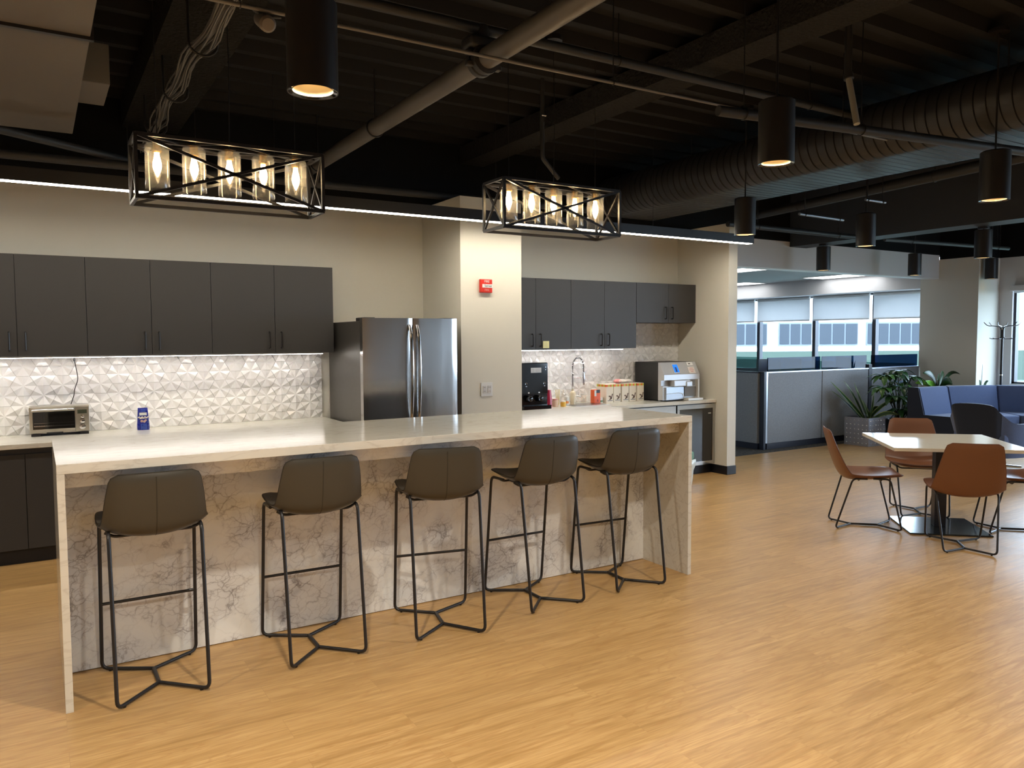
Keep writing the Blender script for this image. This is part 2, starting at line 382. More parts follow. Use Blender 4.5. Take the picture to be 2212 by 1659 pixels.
# facade wall X=12.94 with two window bands
MU_S = [2.52, 1.2, -.1, -1.4, -2.7, -4.0, -5.3, -6.6]
MU_N = [3.62, 4.89, 6.17, 7.54, 8.85, 10.2, 11.6]
bm = B(); X0, X1 = 12.94, 13.12
box(bm, (X0,-9,0), (X1,12,.83)); box(bm, (X0,-9,2.30),(X1,YW,ZD)); box(bm, (X0,YW,2.37),(X1,12,ZD))
box(bm, (X0,-7.1,.83),(X1,-6.6,2.30)); box(bm, (X0,2.52,.83),(X1,YW,2.30)); box(bm, (X0,YW,.83),(X1,3.62,2.37)); box(bm, (X0,11.6,.83),(X1,12,2.37))
struct('wall_right', bm, M_WALLG)
struct('baseboard_stub', bx((6.668,2.507,0),(6.816,2.80,.10),.004), M_KICK)
struct('baseboard_column', bx((3.246,2.526,0),(3.907,2.68,.10),.004), M_KICK)
struct('baseboard_pier', bx((12.32,2.71,0),(12.93,2.75,.10),.004), M_KICK)
M_MUL = mat('dark_bronze_frame', (.03,.032,.04), .4, .3)
def window(n, ya, yb, z0, z1, sill=True):
    bm = B(); w = .03
    for (a, b) in (((X0+.05,ya,z0),(X1-.03,ya+w*1.2,z1)), ((X0+.05,yb-w*1.2,z0),(X1-.03,yb,z1)), ((X0+.05,ya,z0),(X1-.03,yb,z0+w)), ((X0+.05,ya,z1-w),(X1-.03,yb,z1))): box(bm, a, b)
    f = struct('window_%d' % n, bm, M_MUL)
    o = obj('pane', bx((X0+.09,ya+w,z0+w),(X0+.096,yb-w,z1-w)), M_PANE, f)
    if sill: obj('sill', bx((X0-.03,ya,z0-.03),(X0+.06,yb,z0)), M_WHITE, f)
    return f
k = 1
for i in range(len(MU_S)-1):
    window(k, MU_S[i+1], MU_S[i], .83, 2.30); k += 1
for i in range(len(MU_N)-1):
    window(k, MU_N[i], MU_N[i+1], .83, 2.37); k += 1
M_BLIND = mat('white_shade_cloth', (.74,.75,.76), .9); 
nb, bb = nodes(M_BLIND); bb.inputs['Transmission Weight'].default_value = 0
def blind_mat():
    M = MATS['white_shade_cloth']; nt = M.node_tree; out = nt.nodes['Material Output']
    tl = nt.nodes.new('ShaderNodeBsdfTranslucent'); tl.inputs[0].default_value = (.58,.58,.58,1)
    mx = nt.nodes.new('ShaderNodeMixShader'); mx.inputs[0].default_value = .50
    nt.links.new(nt.nodes['Principled BSDF'].outputs[0], mx.inputs[1]); nt.links.new(tl.outputs[0], mx.inputs[2]); nt.links.new(mx.outputs[0], out.inputs[0])
blind_mat()
where = ['beside the pier', 'second from the pier', 'third from the pier', 'cut by the stub wall', 'fifth from the pier', 'farthest from the pier']
for i in range(len(MU_N)-1):
    ya, yb = MU_N[i]+.04, MU_N[i+1]-.04
    t = thing('roller_blind', 'white roller blind half lowered on office window, '+where[i], 'roller blind', (12.91,(ya+yb)/2,2.37), 0, 'office roller blinds')
    h = (yb-ya)/2
    obj('shade_cloth', bx((.0,-h,-.46),(.003,h,-.0)), M_BLIND, t)
    obj('bottom_rail', bx((-.008,-h,-.48),(.010,h,-.455),.003), M_WALLG, t)
    b2 = B(); tube(b2, [(0,-h,-.03),(0,h,-.03)], .025, 12); obj('roller_tube', b2, M_WHITE, t, 40)
t = thing('roller_blind', 'rolled up grey blind cassette above the lounge window', 'roller blind', (12.90,1.86,2.3))
obj('cassette', bx((-.05,-.66,-.03),(.03,.66,.06),.006), M_WALLG, t)
obj('shade_cloth', bx((0,-.62,-.06),(.003,.62,-.02)), M_BLIND, t)
# ================================================================== OUTSIDE
def far_building():
    ang = math.atan2(_f.x, _f.y)
    t = thing('office_building', 'long white office building with ribbon windows seen across the street', 'building', (0,0,0))
    n = Vector((_f.x, _f.y, 0)).normalized(); r = Vector((_r.x, _r.y, 0)).normalized()
    D = 34.0
    base = Vector((CAMP.x, CAMP.y, 0)) + n*D
    def P(px, z): return base + r*((px-1106)/FPX*D) + Vector((0,0,z))
    zpx = lambda y: CAMP.z + D*((829.5-y)/FPX*1.0 - math.tan(.0592))
    Mw = mat('white_facade', (.85,.85,.86), .9); Mg = mat('blue_office_glass', (.030,.036,.045), .6, spec=.2); Mf = mat('pale_window_frame', (.10,.115,.14), .6)
    z0, z1 = zpx(762), zpx(640)
    def slab(px0, px1, za, zb, d0, d1, m, nm, par):
        bm = B(); A = [P(px0, za)+n*d0, P(px1, za)+n*d0, P(px1, za)+n*d1, P(px0, za)+n*d1]
        H = Vector((0,0,zb-za)); lo = [bm.verts.new(a) for a in A]; hi = [bm.verts.new(a+H) for a in A]
        bm.faces.new(lo); bm.faces.new(hi)
        for i in range(4): bm.faces.new((lo[i], lo[(i+1)%4], hi[(i+1)%4], hi[i]))
        return obj(nm, bm, m, par)
    slab(1100, 2800, z0, z1, 0, 8, Mw, 'facade', t)
    slab(1090, 2810, -.5, z0-.01, -.3, 8.2, mat('dull_green_planting', (.045,.065,.05), .95), 'planted_base', t)
    groups = [(1560,1655,4),(1680,1751,3),(1766,1850,3),(1869,2012,6),(2080,2180,4)]
    ytop, ybot = zpx(700), zpx(750)
    for g0, g1, np_ in groups:
        w = slab(g0, g1, ybot, ytop, -.12, -.01, Mf, 'window_band', t)
        for i in range(np_):
            a = g0+(g1-g0)*i/np_+2; b = g0+(g1-g0)*(i+1)/np_-2
            slab(a, b, ybot+.07, ytop-.07, -.15, -.125, Mg, 'pane', w)
    return t
far_building()
tag(obj('hillside', bx((20,-60,-14),(120,80,-12)), mat('hazy_green_hill', (.08,.10,.08), 1)), 'hazy green ground far below beyond the white building', 'ground', kind='structure')
tag(obj('roof_terrace', bx((14.2,-20,-.55),(42,60,-.35)), mat('pale_green_roof', (.07,.11,.09), .9)), 'pale green flat roof between the windows and the white building', 'roof')
# ================================================================== ISLAND
L, D, H, T = 3.633, .955, 1.067, .03
t = thing('kitchen_island', 'long island with cream waterfall top and grey veined marble front panel', 'island', (0,0,0))
obj('countertop', bx((0,0,H-.042),(L,D,H),.002), M_QUARTZ, t)
for x in (0, L-T): obj('side_panel', bx((x,.0005,0),(x+T,D-.0005,H-.042),.001), M_QUARTZ, t)
obj('front_panel', bx((T,.447,0.004),(L-T,.467,H-.042)), M_MARBLE, t)
obj('apron', bx((T,.092,.951),(L-T,.115,H-.042)), M_MARBLE, t)
obj('cabinet_body', bx((T,.468,.10),(L-T,D-.03,H-.042)), M_CAB, t)
obj('toe_kick', bx((T,.468,0),(L-T,D-.09,.10)), M_KICK, t)
# ================================================================== CABINETS
def handle(par, x, y, z0, z1, m=M_BLK):
    b2 = B(); tube(b2, [(x,y,z0),(x,y-.028,z0),(x,y-.028,z1),(x,y,z1)], .006, 6, fil=.008)
    return obj('handle', b2, m, par, 40)
def wall_cabinet(x0, x1, mid, z0, z1, yf, hz, label, group, hx=None):
    t = thing('wall_cabinet', label, 'cabinet', (x0, yf, z0), 0, group)
    w = x1-x0
    obj('body', bx((.001,.021,0),(w-.001,YW-yf-.003,z1-z0)), M_CAB, t)
    for a, b, side in ((0, mid-x0, 1), (mid-x0, w, -1)):
        d = obj('door', bx((a+.0015,0,.0),(b-.0015,.019,z1-z0),.0012), M_CAB, t)
        hx_ = (b-.05) if side > 0 else (a+.052)
        handle(d, hx_, 0, hz[0]-z0, hz[1]-z0)
    return t
G1 = 'charcoal wall cabinets over the left counter'; G2 = 'charcoal wall cabinets over the sink counter'
wall_cabinet(-1.55,-.62,-1.08,1.467,2.222,3.05,(1.51,1.65),'charcoal two-door wall cabinet cut off by the left edge of view', 'charcoal wall cabinets over the left counter')
wall_cabinet(-.62,.288,-.167,1.467,2.222,3.05,(1.512,1.648),'charcoal two-door wall cabinet above the toaster oven', G1)
wall_cabinet(.288,1.196,.741,1.467,2.222,3.05,(1.512,1.648),'charcoal two-door wall cabinet directly above the blue bag', G1)
wall_cabinet(1.196,2.232,1.713,1.467,2.222,3.05,(1.512,1.648),'charcoal two-door wall cabinet next to the steel refrigerator', G1)
wall_cabinet(3.905,4.84,4.39,1.465,2.205,3.03,(1.50,1.625),'charcoal wall cabinet with yellow sticky note on its door', G2)
wall_cabinet(4.84,5.75,5.294,1.465,2.205,3.03,(1.50,1.625),'tall charcoal wall cabinet above the spring faucet, no note', G2)
wall_cabinet(5.752,6.671,6.236,1.753,2.205,3.03,(1.80,1.932),'short charcoal wall cabinet above the coffee machine', G2)
tn = tag(obj('sticky_note', bx((4.468,3.012,1.478),(4.545,3.0145,1.552)), mat('yellow_paper', (.75,.72,.38), .8)), 'small yellow sticky note stuck on a charcoal cabinet door', 'note')
tn.rotation_euler = (0,0,0)
b2 = B()
for k_ in range(4): box(b2, (4.478,3.0110,1.497+.012*k_),(4.528-.008*(k_%2),3.0119,1.4985+.012*k_))
obj('handwriting', b2, mat('pencil_grey', (.35,.34,.25), .9), tn)
# base cabinets left
def base_unit(x0, x1, mid, yf, label, group, doors=True):
    t = thing('base_cabinet', label, 'cabinet', (x0, yf, 0), 0, group); w = x1-x0
    obj('body', bx((.001,.021,.105),(w-.001,YW-yf-.003,.825)), M_CAB, t)
    obj('toe_kick', bx((0,.042,0),(w,.06,.104)), M_KICK, t)
    for a, b in ((0, mid-x0), (mid-x0, w)):
        obj('door', bx((a+.002,0,.107),(b-.002,.019,.785),.001), M_CAB, t)
    return t
G3 = 'charcoal base cabinets behind the island'
base_unit(-1.55,-.62,-1.08,2.709,'charcoal base cabinet cut off at the left edge of view', G3)
base_unit(-.62,.33,-.146,2.709,'charcoal base cabinet below the toaster oven, left of the island', G3)
base_unit(.33,1.28,.8,2.709,'charcoal base cabinet hidden behind the island left half', G3)
base_unit(1.28,2.222,1.75,2.709,'charcoal base cabinet hidden beside the refrigerator', G3)
tag(obj('countertop', bx((-1.6,2.685,.826),(2.225,YW-.001,.86),.002), M_QUARTZ), 'cream quartz worktop under the left wall cabinets', 'countertop')
tag(obj('countertop', bx((3.904,2.685,.826),(6.672,YW-.001,.86),.002), M_QUARTZ), 'cream quartz worktop with sink, right of the column', 'countertop')
base_unit(3.905,4.66,4.28,2.709,'charcoal base cabinet under the black water dispenser', 'charcoal base cabinets under the sink')
base_unit(4.66,5.43,5.04,2.709,'charcoal base cabinet under the sink faucet', 'charcoal base cabinets under the sink')
# steel under counter appliances
def undercounter(x0, x1, label, cat, name, glass):
    t = thing(name, label, cat, (x0, 2.70, 0)); w = x1-x0
    obj('body', bx((0,.05,.105),(w,.62,.822)), M_BLK, t)
    obj('toe_kick', bx((0,.06,0),(w,.08,.104)), M_KICK, t)
    f = B(); fr = .035
    if glass:
        for a, b in (((0,0,.11),(w,.045,.11+fr*1.2)),((0,0,.815-fr*1.4),(w,.045,.815)),((0,0,.11+fr*1.2),(fr,.045,.815-fr*1.4)),((w-fr,0,.11+fr*1.2),(w,.045,.815-fr*1.4))): box(f, a, b, .001)
        d = obj('door_frame', f, M_SS, t)
        obj('door_glass', bx((fr,.012,.11+fr*1.2),(w-fr,.03,.815-fr*1.4)), mat('dark_door_glass', (.012,.012,.014), .03, spec=.9), t)
        obj('badge', bx((w-fr-.06,.008,.70),(w-fr-.02,.0125,.708)), M_WHITE, t, label='small silver badge on dark glass')
    else:
        obj('door', bx((0,0,.11),(w,.045,.815),.002), M_SS, t)
    return t
undercounter(6.075,6.665,'steel framed beverage fridge with dark glass door under counter','refrigerator','beverage_fridge',True)
undercounter(5.44,6.055,'stainless dishwasher front under counter left of the beverage fridge','dishwasher','dishwasher',False)
# ================================================================== TILE BACKSPLASH
def tiles(name, x0, x1, z0, z1, label, ox=.381, oz=1.084, notch=None):
    P = .1515; R = P/math.sqrt(3)-.0014; bm = B(); Y0 = YW-.014
    def clipface(pts):
        def inside_clip(ps, ax, v, keep):
            out = []
            for i in range(len(ps)):
                a, b = ps[i], ps[(i+1)%len(ps)]; ia = (a[ax]-v)*keep >= 0; ib = (b[ax]-v)*keep >= 0
                if ia: out.append(a)
                if ia != ib:
                    q = (v-a[ax])/(b[ax]-a[ax]); out.append(a.lerp(b, q))
            return out
        for ax, v, kp in ((0,x0,1),(0,x1,-1),(2,z0,1),(2,z1,-1)):
            pts = inside_clip(pts, ax, v, kp)
            if len(pts) < 3: return
        try: bm.faces.new([bm.verts.new(q) for q in pts])
        except ValueError: pass
    ci = int((x1-x0)/.1312)+3; i0 = int((x0-ox)/.1312)-2
    for i in range(i0, i0+ci+3):
        for j in range(-6, 12):
            cx, cz = ox+i*.1312, oz+j*P+(P/2 if i % 2 else 0)
            if cx < x0-.1 or cx > x1+.1 or cz < z0-.1 or cz > z1+.1: continue
            c = Vector((cx, Y0-.004, cz)); cor = [Vector((cx+R*math.cos(PI/3*k), Y0, cz+R*math.sin(PI/3*k))) for k in range(6)]
            for k in range(6):
                a, b = cor[k], cor[(k+1)%6]; md = (a+b)/2 + Vector((0,-.0125,0))
                clipface([c.copy(), a.copy(), md.copy()]); clipface([c.copy(), md.copy(), b.copy()])
                a2 = a+Vector((0,.012,0)); b2_ = b+Vector((0,.012,0))
                clipface([a.copy(), a2, b2_, b.copy(), md.copy()])
    t = thing(name, label, 'backsplash', (0,0,0))
    obj('tile', bm, M_TILE, t)
    obj('grout', bx((x0,YW-.010,z0),(x1,YW-.0005,z1)), M_GROUT, t)
tiles('backsplash', -1.55, 2.20, .861, 1.466, 'white faceted hexagon tile backsplash above the left counter')
tiles('backsplash', 3.905, 6.67, .861, 1.75, 'white faceted hexagon tile backsplash behind the sink and coffee machine', ox=3.98)
def ucl(x0, x1, y, z, label):
    t = thing('under_cabinet_light', label, 'light', (x0, y, z))
    obj('housing', bx((0,0,-.010),(x1-x0,.03,-.0005)), M_WHITE, t)
    obj('diffuser', bx((.01,.005,-.013),(x1-x0-.01,.025,-.0102)), M_UCL, t)
ucl(-1.5,2.15,3.085,1.467,'slim lit strip light under the left wall cabinets')
ucl(3.95,5.6,3.065,1.465,'slim lit strip light under the wall cabinets over the sink')
# ================================================================== REFRIGERATOR
def fridge():
    t = thing('refrigerator', 'tall stainless double-door refrigerator standing left of the white column', 'refrigerator', (2.262,2.40,0))
    W = .885; md = .452
    Ms = mat('dark_steel_side', (.12,.112,.105), .35, .6)
    obj('body', bx((.006,.085,.02),(W-.006,.90,1.735),.003), Ms, t)
    for x in (.02, W-.12): obj('hinge_cover', bx((x,.03,1.735),(x+.1,.22,1.765),.004), M_BLK, t)
    def bowed(x0, x1, z0, z1, full0=0, full1=W):
        bm = B(); n = 14; top = []; bot = []
        for i in range(n+1):
            x = x0+(x1-x0)*i/n; s = (x-full0)/(full1-full0)*2-1
            e = min(1, min(x-x0, x1-x)/.012); y = .009*s*s + .010*(1-math.sqrt(max(0, 1-(1-e)**2)))
            bot.append(bm.verts.new((x, y, z0))); top.append(bm.verts.new((x, y, z1)))
        for i in range(n): bm.faces.new((bot[i], bot[i+1], top[i+1], top[i]))
        b0, t0 = bm.verts.new((x0,.08,z0)), bm.verts.new((x0,.08,z1)); b1, t1 = bm.verts.new((x1,.08,z0)), bm.verts.new((x1,.08,z1))
        bm.faces.new((bot[0], top[0], t0, b0)); bm.faces.new((bot[-1], b1, t1, top[-1])); bm.faces.new((b0, t0, t1, b1))
        bm.faces.new([t0]+top+[t1]); bm.faces.new([b1]+bot[::-1]+[b0]); return bm
    for a, b, hx in ((.002, md-.003, md-.035), (md+.003, W-.002, md+.035)):
        d = obj('door', bowed(a, b, .72, 1.76), M_SS, t, 35)
        h = B(); n = 16; pts = []; rad = []
        for i in range(n+1):
            q = i/n; z = .86+.84*q; bow = .055*math.sin(PI*q)**.45 if 0 < q < 1 else 0
            pts.append((hx+(.0 if True else 0), -.002-bow, z)); rad.append(.012+.003*math.sin(PI*q))
        tube(h, pts, .013, 12, rad=rad); obj('handle', h, M_SS, d, 50)
    d = obj('freezer_drawer', bowed(.002, W-.002, .06, .712), M_SS, t, 35)
    h = B(); tube(h, [(.1,.0,.64),(.1,-.05,.64),(W-.1,-.05,.64),(W-.1,0,.64)], .012, 10, fil=.03); obj('handle', h, M_SS, d, 50)
    # round badge with ring and script strokes on the right door
    em = B(); cx, cz, yy = W-.085, 1.672, .0105
    ring = [(cx+.019*math.cos(a*PI/12), yy, cz+.019*math.sin(a*PI/12)) for a in range(24)]
    tube(em, ring, .0016, 6, closed=True)
    tube(em, [(cx-.002,yy,cz+.009),(cx-.008,yy,cz+.006),(cx-.009,yy,cz-.004),(cx-.003,yy,cz-.006),(cx-.001,yy,cz+.001),(cx-.006,yy,cz+.001)], .001, 5, fil=.003)
    tube(em, [(cx+.009,yy,cz+.008),(cx+.003,yy,cz+.006),(cx+.006,yy,cz+.001),(cx+.002,yy,cz-.005),(cx+.010,yy,cz-.006)], .001, 5, fil=.003)
    obj('badge', em, mat('badge_grey', (.25,.25,.26), .3, .8), t, 40, label='round monogram badge')
fridge()
# ================================================================== STOOLS AND CHAIRS
def shell(prof, wid, lift, nu=16, th=.011):
    """prof: list of (y,z) front edge to back top; wid: half width; lift: edge lift along the normal"""
    def cr(P, t):
        n = len(P)-1; i = min(int(t), n-1); f = t-i; g = lambda k: P[max(0, min(n, k))]
        p0, p1, p2, p3 = g(i-1), g(i), g(i+1), g(i+2)
        if isinstance(p1, (int, float)): p0, p1, p2, p3 = (p0,), (p1,), (p2,), (p3,)
        return [.5*((2*b)+(-a+c)*f+(2*a-5*b+4*c-d)*f*f+(-a+3*b-3*c+d)*f**3) for a, b, c, d in zip(p0, p1, p2, p3)]
    nv = 34; n = len(prof)-1; rows = []
    for j in range(nv+1):
        t_ = n*j/nv; y, z = cr(prof, t_); w = cr(wid, t_)[0]; l = cr(lift, t_)[0]
        e = 1e-2; y1, z1 = cr(prof, min(n, t_+e)); y0, z0 = cr(prof, max(0, t_-e)); tx, tz = y1-y0, z1-z0; q = math.hypot(tx, tz); ny, nz = tz/q, -tx/q
        rows.append((y, z, w, l, ny, nz))
    # arc length for corner rounding
    s = [0]
    for j in range(nv): s.append(s[-1]+math.hypot(rows[j+1][0]-rows[j][0], rows[j+1][1]-rows[j][1]))
    S = s[-1]; rc = .032; grid = []
    for j in range(nv+1):
        y, z, w, l, ny, nz = rows[j]; dd = min(s[j], S-s[j])
        ww = w-(rc-math.sqrt(max(0, rc*rc-(rc-dd)**2)) if dd < rc else 0)*.95
        r_ = []
        for i in range(nu+1):
            u = -1+2*i/nu; x = u*ww; k = l*(abs(x)/w)**2.2
            sag = .0
            r_.append(Vector((x, y+ny*k*1 if False else y-ny*k*-1, z+nz*k)))
        grid.append(r_)
    return grid
def shell_mesh(grid, th):
    nv, nu = len(grid)-1, len(grid[0])-1; bm = B(); N = []
    for j in range(nv+1):
        r_ = []
        for i in range(nu+1):
            a = grid[min(j+1,nv)][i]-grid[max(j-1,0)][i]; b = grid[j][min(i+1,nu)]-grid[j][max(i-1,0)]
            r_.append(a.cross(b).normalized())
        N.append(r_)
    def bulge(i, j):
        e = min(i, nu-i, j, nv-j); return th*(1, .8, 1, 1, 1)[min(e,4)] if e else th*.35
    A = [[bm.verts.new(grid[j][i]+N[j][i]*bulge(i,j)) for i in range(nu+1)] for j in range(nv+1)]
    Bv = [[bm.verts.new(grid[j][i]-N[j][i]*bulge(i,j)) for i in range(nu+1)] for j in range(nv+1)]
    for j in range(nv):
        for i in range(nu):
            bm.faces.new((A[j][i], A[j][i+1], A[j+1][i+1], A[j+1][i])); bm.faces.new((Bv[j][i], Bv[j+1][i], Bv[j+1][i+1], Bv[j][i+1]))
    rim = [(0,i) for i in range(nu+1)]+[(j,nu) for j in range(1,nv+1)]+[(nv,i) for i in range(nu-1,-1,-1)]+[(j,0) for j in range(nv-1,0,-1)]
    for a, b in zip(rim, rim[1:]+rim[:1]): bm.faces.new((A[a[0]][a[1]], Bv[a[0]][a[1]], Bv[b[0]][b[1]], A[b[0]][b[1]]))
    return bm, [grid[j][i] for j, i in rim], N
def seat_chair(name, label, cat, loc, rz, group, prof, wid, lift, Ml, Mp, legf, legr, toef, toer, jf, jr, stretch=None, r=.0085, seam=True):
    t = thing(name, label, cat, loc, rz, group)
    g = shell(prof, wid, lift); bm, rim, N = shell_mesh(g, .013)
    s = obj('seat_shell', bm, Ml, t, 60)
    pb = B(); tube(pb, rim, .0045, 6, closed=True); obj('piping', pb, Mp, s, 50)
    if seam:
        mid = len(g[0])//2; pts = [g[j][mid] - N[j][mid]*.0126 for j in range(len(g)//2-2, len(g)-1)]
        sb = B(); tube(sb, pts, .0018, 5); obj('seam', sb, Mp, s, 50)
    z0 = r+.004
    for sx in (-1, 1):
        for (tp, ft, jj) in ((legf, toef, jf), (legr, toer, jr)):
            b2 = B(); tube(b2, [(sx*tp[0]*.99,tp[1]*.15-.0,tp[2]),(sx*tp[0],tp[1],tp[2]),(sx*ft[0],ft[1],z0),(0,jj,z0)], r, 8, fil=.035)
            leg = obj('leg', b2, M_BLK, t, 50)
            fx = Vector((sx*ft[0], ft[1], 0)); fx = fx.lerp(Vector((0, jj, 0)), .16)
            b3 = B(); cyl(b3, (fx.x, fx.y), .007, .0, .006, 10); obj('glide', b3, M_BLK, leg)
    b2 = B(); tube(b2, [(0,jf,z0),(0,jr,z0)], r*1.15, 8); obj('base_bar', b2, M_BLK, t, 50)
    for yy in (legf[1]*.6, legr[1]*.6):
        b2 = B(); tube(b2, [(-legf[0]*.97,yy,legf[2]),(-legf[0]*.8,yy,legf[2]-.022),(legf[0]*.8,yy,legf[2]-.022),(legf[0]*.97,yy,legf[2])], r*.8, 8, fil=.02); obj('seat_rail', b2, M_BLK, t, 50)
    if stretch:
        zz = stretch; q = (legf[2]-zz)/(legf[2]-z0); x = legf[0]+(toef[0]-legf[0])*q; yy = legf[1]+(toef[1]-legf[1])*q
        b2 = B(); tube(b2, [(-x,yy,zz),(x,yy,zz)], r*.9, 8); obj('footrest', b2, M_BLK, t, 50)
    return t
SP = [(.185,.770),(.12,.752),(.0,.728),(-.10,.722),(-.155,.750),(-.178,.82),(-.190,.91),(-.198,1.005)]
SW = [.205,.222,.228,.225,.218,.208,.196,.178]
SL = [.018,.034,.050,.055,.050,.036,.020,.008]
ST_G = 'dark leather bar stools in a row along the island'
stool = seat_chair('bar_stool','dark olive leather bar stool nearest the camera, at the left end of the island','bar stool',(.375,.154,0),0,ST_G,
    SP, SW, SL, M_LEATHG, M_PIPE_L, (.207,.165,.742),(.190,-.145,.746),(.212,.250),(.187,-.252),.118,-.058,.335)
dup(stool,(1.128,.164,0),math.radians(-1.3),'dark leather bar stool second from the left end of the island')
dup(stool,(1.824,.112,0),math.radians(-12.8),'dark leather bar stool at the middle of the row, turned slightly right')
dup(stool,(2.499,.174,0),0,'dark leather bar stool fourth from left, its back showing a pale vertical seam')
dup(stool,(3.161,.184,0),math.radians(-3.9),'dark leather bar stool farthest right, next to the island end panel')
CP = [(.255,.452),(.18,.438),(.05,.418),(-.08,.408),(-.17,.425),(-.215,.49),(-.255,.60),(-.285,.71),(-.312,.815)]
CW = [.20,.225,.238,.243,.243,.235,.218,.197,.175]
CL = [.012,.028,.042,.052,.052,.045,.03,.018,.008]
CH_G = 'cognac leather chairs around the square white table'
TC = Vector((6.29,-.16,0))
chair = seat_chair('dining_chair','cognac leather chair left of the white table, seen in profile','chair',(5.814,.204,0),math.radians(-134.3),CH_G,
    CP, CW, CL, M_LEATHB, M_PIPE_B, (.21,.15,.432),(.205,-.13,.428),(.192,.25),(.172,-.252),.105,-.10,None,.0075,seam=False)
dup(chair,(5.84,-.585,0),math.radians(-48),'cognac leather chair in front of the table with its back to the camera')
dup(chair,(6.67,.25,0),math.radians(135),'cognac leather chair behind the white table, facing the camera')
dup(chair,(6.69,-.56,0),math.radians(45),'cognac leather chair right of the table, cut off by the picture edge')
# table
t = thing('cafe_table','square white laminate cafe table on a square black pedestal base','table',(6.29,-.157,0),math.radians(47.5))
h = .49
obj('tabletop', bx((-h,-h,.692),(h,h,.72),.002), mat('cream_laminate', (.72,.66,.54), .14, spec=.6), t)
obj('column', bx((-.045,-.045,.012),(.045,.045,.688),.003), mat('blue_black_steel', (.010,.012,.022), .35), t)
obj('base_plate', bx((-.305,-.305,0),(.305,.305,.012),.002), mat('polished_base', (.05,.055,.06), .16, .6), t)
obj('mounting_plate', bx((-.2,-.2,.686),(.2,.2,.692)), M_BLK, t)
# ================================================================== LINEAR CHANDELIERS
def chandelier(label, cx):
    t = thing('linear_chandelier', label, 'chandelier', (cx,.485,2.265), 0, 'five-light box chandeliers over the island')
    X, Y, Z, w = .450, .125, .295, .016
    fr = B()
    for z in (0, Z):
        for y in (-Y, Y): bar(fr, (-X,y,z),(X,y,z), w)
        for x in (-X, X): bar(fr, (x,-Y,z),(x,Y,z), w)
    for x in (-X, X):
        for y in (-Y, Y): bar(fr, (x,y,0),(x,y,Z), w)
    obj('cage_frame', fr, M_BLK, t)
    for y in (-Y, Y):
        b2 = B(); bar(b2, (-X,y,0),(X,y,Z), .014); bar(b2, (-X,y,Z),(X,y,0), .014); obj('cross_brace', b2, M_BLK, t)
    for x in (-X, X):
        b2 = B(); bar(b2, (x,-Y,0),(x,Y,Z), .012); bar(b2, (x,-Y,Z),(x,Y,0), .012); obj('cross_brace', b2, M_BLK, t)
    b2 = B(); box(b2, (-X,-.014,Z-.006),(X,.014,Z+.006)); obj('lamp_rail', b2, M_BLK, t)
    b2 = B()
    for s in (-1, 1): bar(b2, (s*X,s*0-Y,Z),(0,Y,Z), .007); bar(b2, (s*X,Y,Z),(0,-Y,Z), .007)
    obj('top_brace', b2, M_BLK, t)
    for i in range(5):
        x = (-2+i)*.171
        lp = B(); lathe(lp, [(.020,Z-.008),(.020,Z-.034),(.024,Z-.036),(.024,Z-.05),(.018,Z-.056)][::-1], 20, (x,0,0)); so = obj('lamp_socket', lp, M_BRASS, t, 40)
        b2 = B(); lathe(b2, [(.034,Z-.006),(.034,Z-.001)], 20, (x,0,0)); obj('socket_cap', b2, M_BLK, so, 40)
        gp = [(.0515,Z-.235),(.055,Z-.235),(.056,Z-.232),(.056,Z-.028),(.050,Z-.016),(.026,Z-.012)]
        b2 = B(); lathe(b2, gp, 32, (x,0,0), capb=False, capt=False); obj('glass_shade', b2, M_GLASS, so, 60)
        bp2 = [(.002,Z-.172),(.007,Z-.162),(.016,Z-.140),(.0205,Z-.120),(.019,Z-.100),(.013,Z-.076),(.011,Z-.056)]
        b2 = B(); lathe(b2, bp2, 20, (x,0,0)); obj('bulb', b2, M_BULB, so, 60)
    for x in (-.34, .34):
        b2 = B(); tube(b2, [(x,0,Z),(x,0,ZD-.08-2.265)], .0022, 6); rod = obj('suspension_cable', b2, M_BLK, t)
        b3 = B(); tube(b3, [(x-.02,0,Z+.003),(x,0,Z+.045),(x+.02,0,Z+.003)], .0022, 6); obj('hook', b3, M_CHROME, rod)
    b2 = B(); cyl(b2, (0,0), .06, ZD-.108-2.265, ZD-.078-2.265); obj('canopy', b2, M_BLK, t, 40)
    b2 = B(); tube(b2, [(0,0,Z),(.01,0,.7),(0,0,ZD-.1-2.265)], .003, 6); obj('power_cord', b2, M_BLK, t)
    return t
chandelier('black caged five-light chandelier over the left half of the island', .83)
chandelier('black caged five-light chandelier over the right half of the island', 2.857)
for cx in (.83, 2.857):
    for i in range(5): light('chandelier_bulb_light', 'POINT', (cx+(-2+i)*.171,.485,2.265+.19), 2.6, (1,.78,.52), shadow_soft_size=.012)
# ================================================================== LINEAR LED BAR
t = thing('linear_led_light','long black linear light bar hanging before the kitchen wall','light',(0,0,0))
XA, XB = -3.2, 6.61
b2 = B(); box(b2, (XA,2.105,2.592),(XB,2.185,2.68),.001); obj('housing', b2, M_BLK, t)
obj('diffuser', bx((XA+.01,2.112,2.5895),(XB-.02,2.178,2.5925)), M_LED, t)
for x, zt_ in ((-2.6,ZD-.05),(-.4,3.001),(1.5,ZD-.05),(3.4,ZD-.05),(5.2,ZD-.05)):
    b2 = B(); tube(b2, [(x,2.145,2.68),(x,2.145,zt_)], .002, 6); obj('suspension_cable', b2, M_BLK, t)
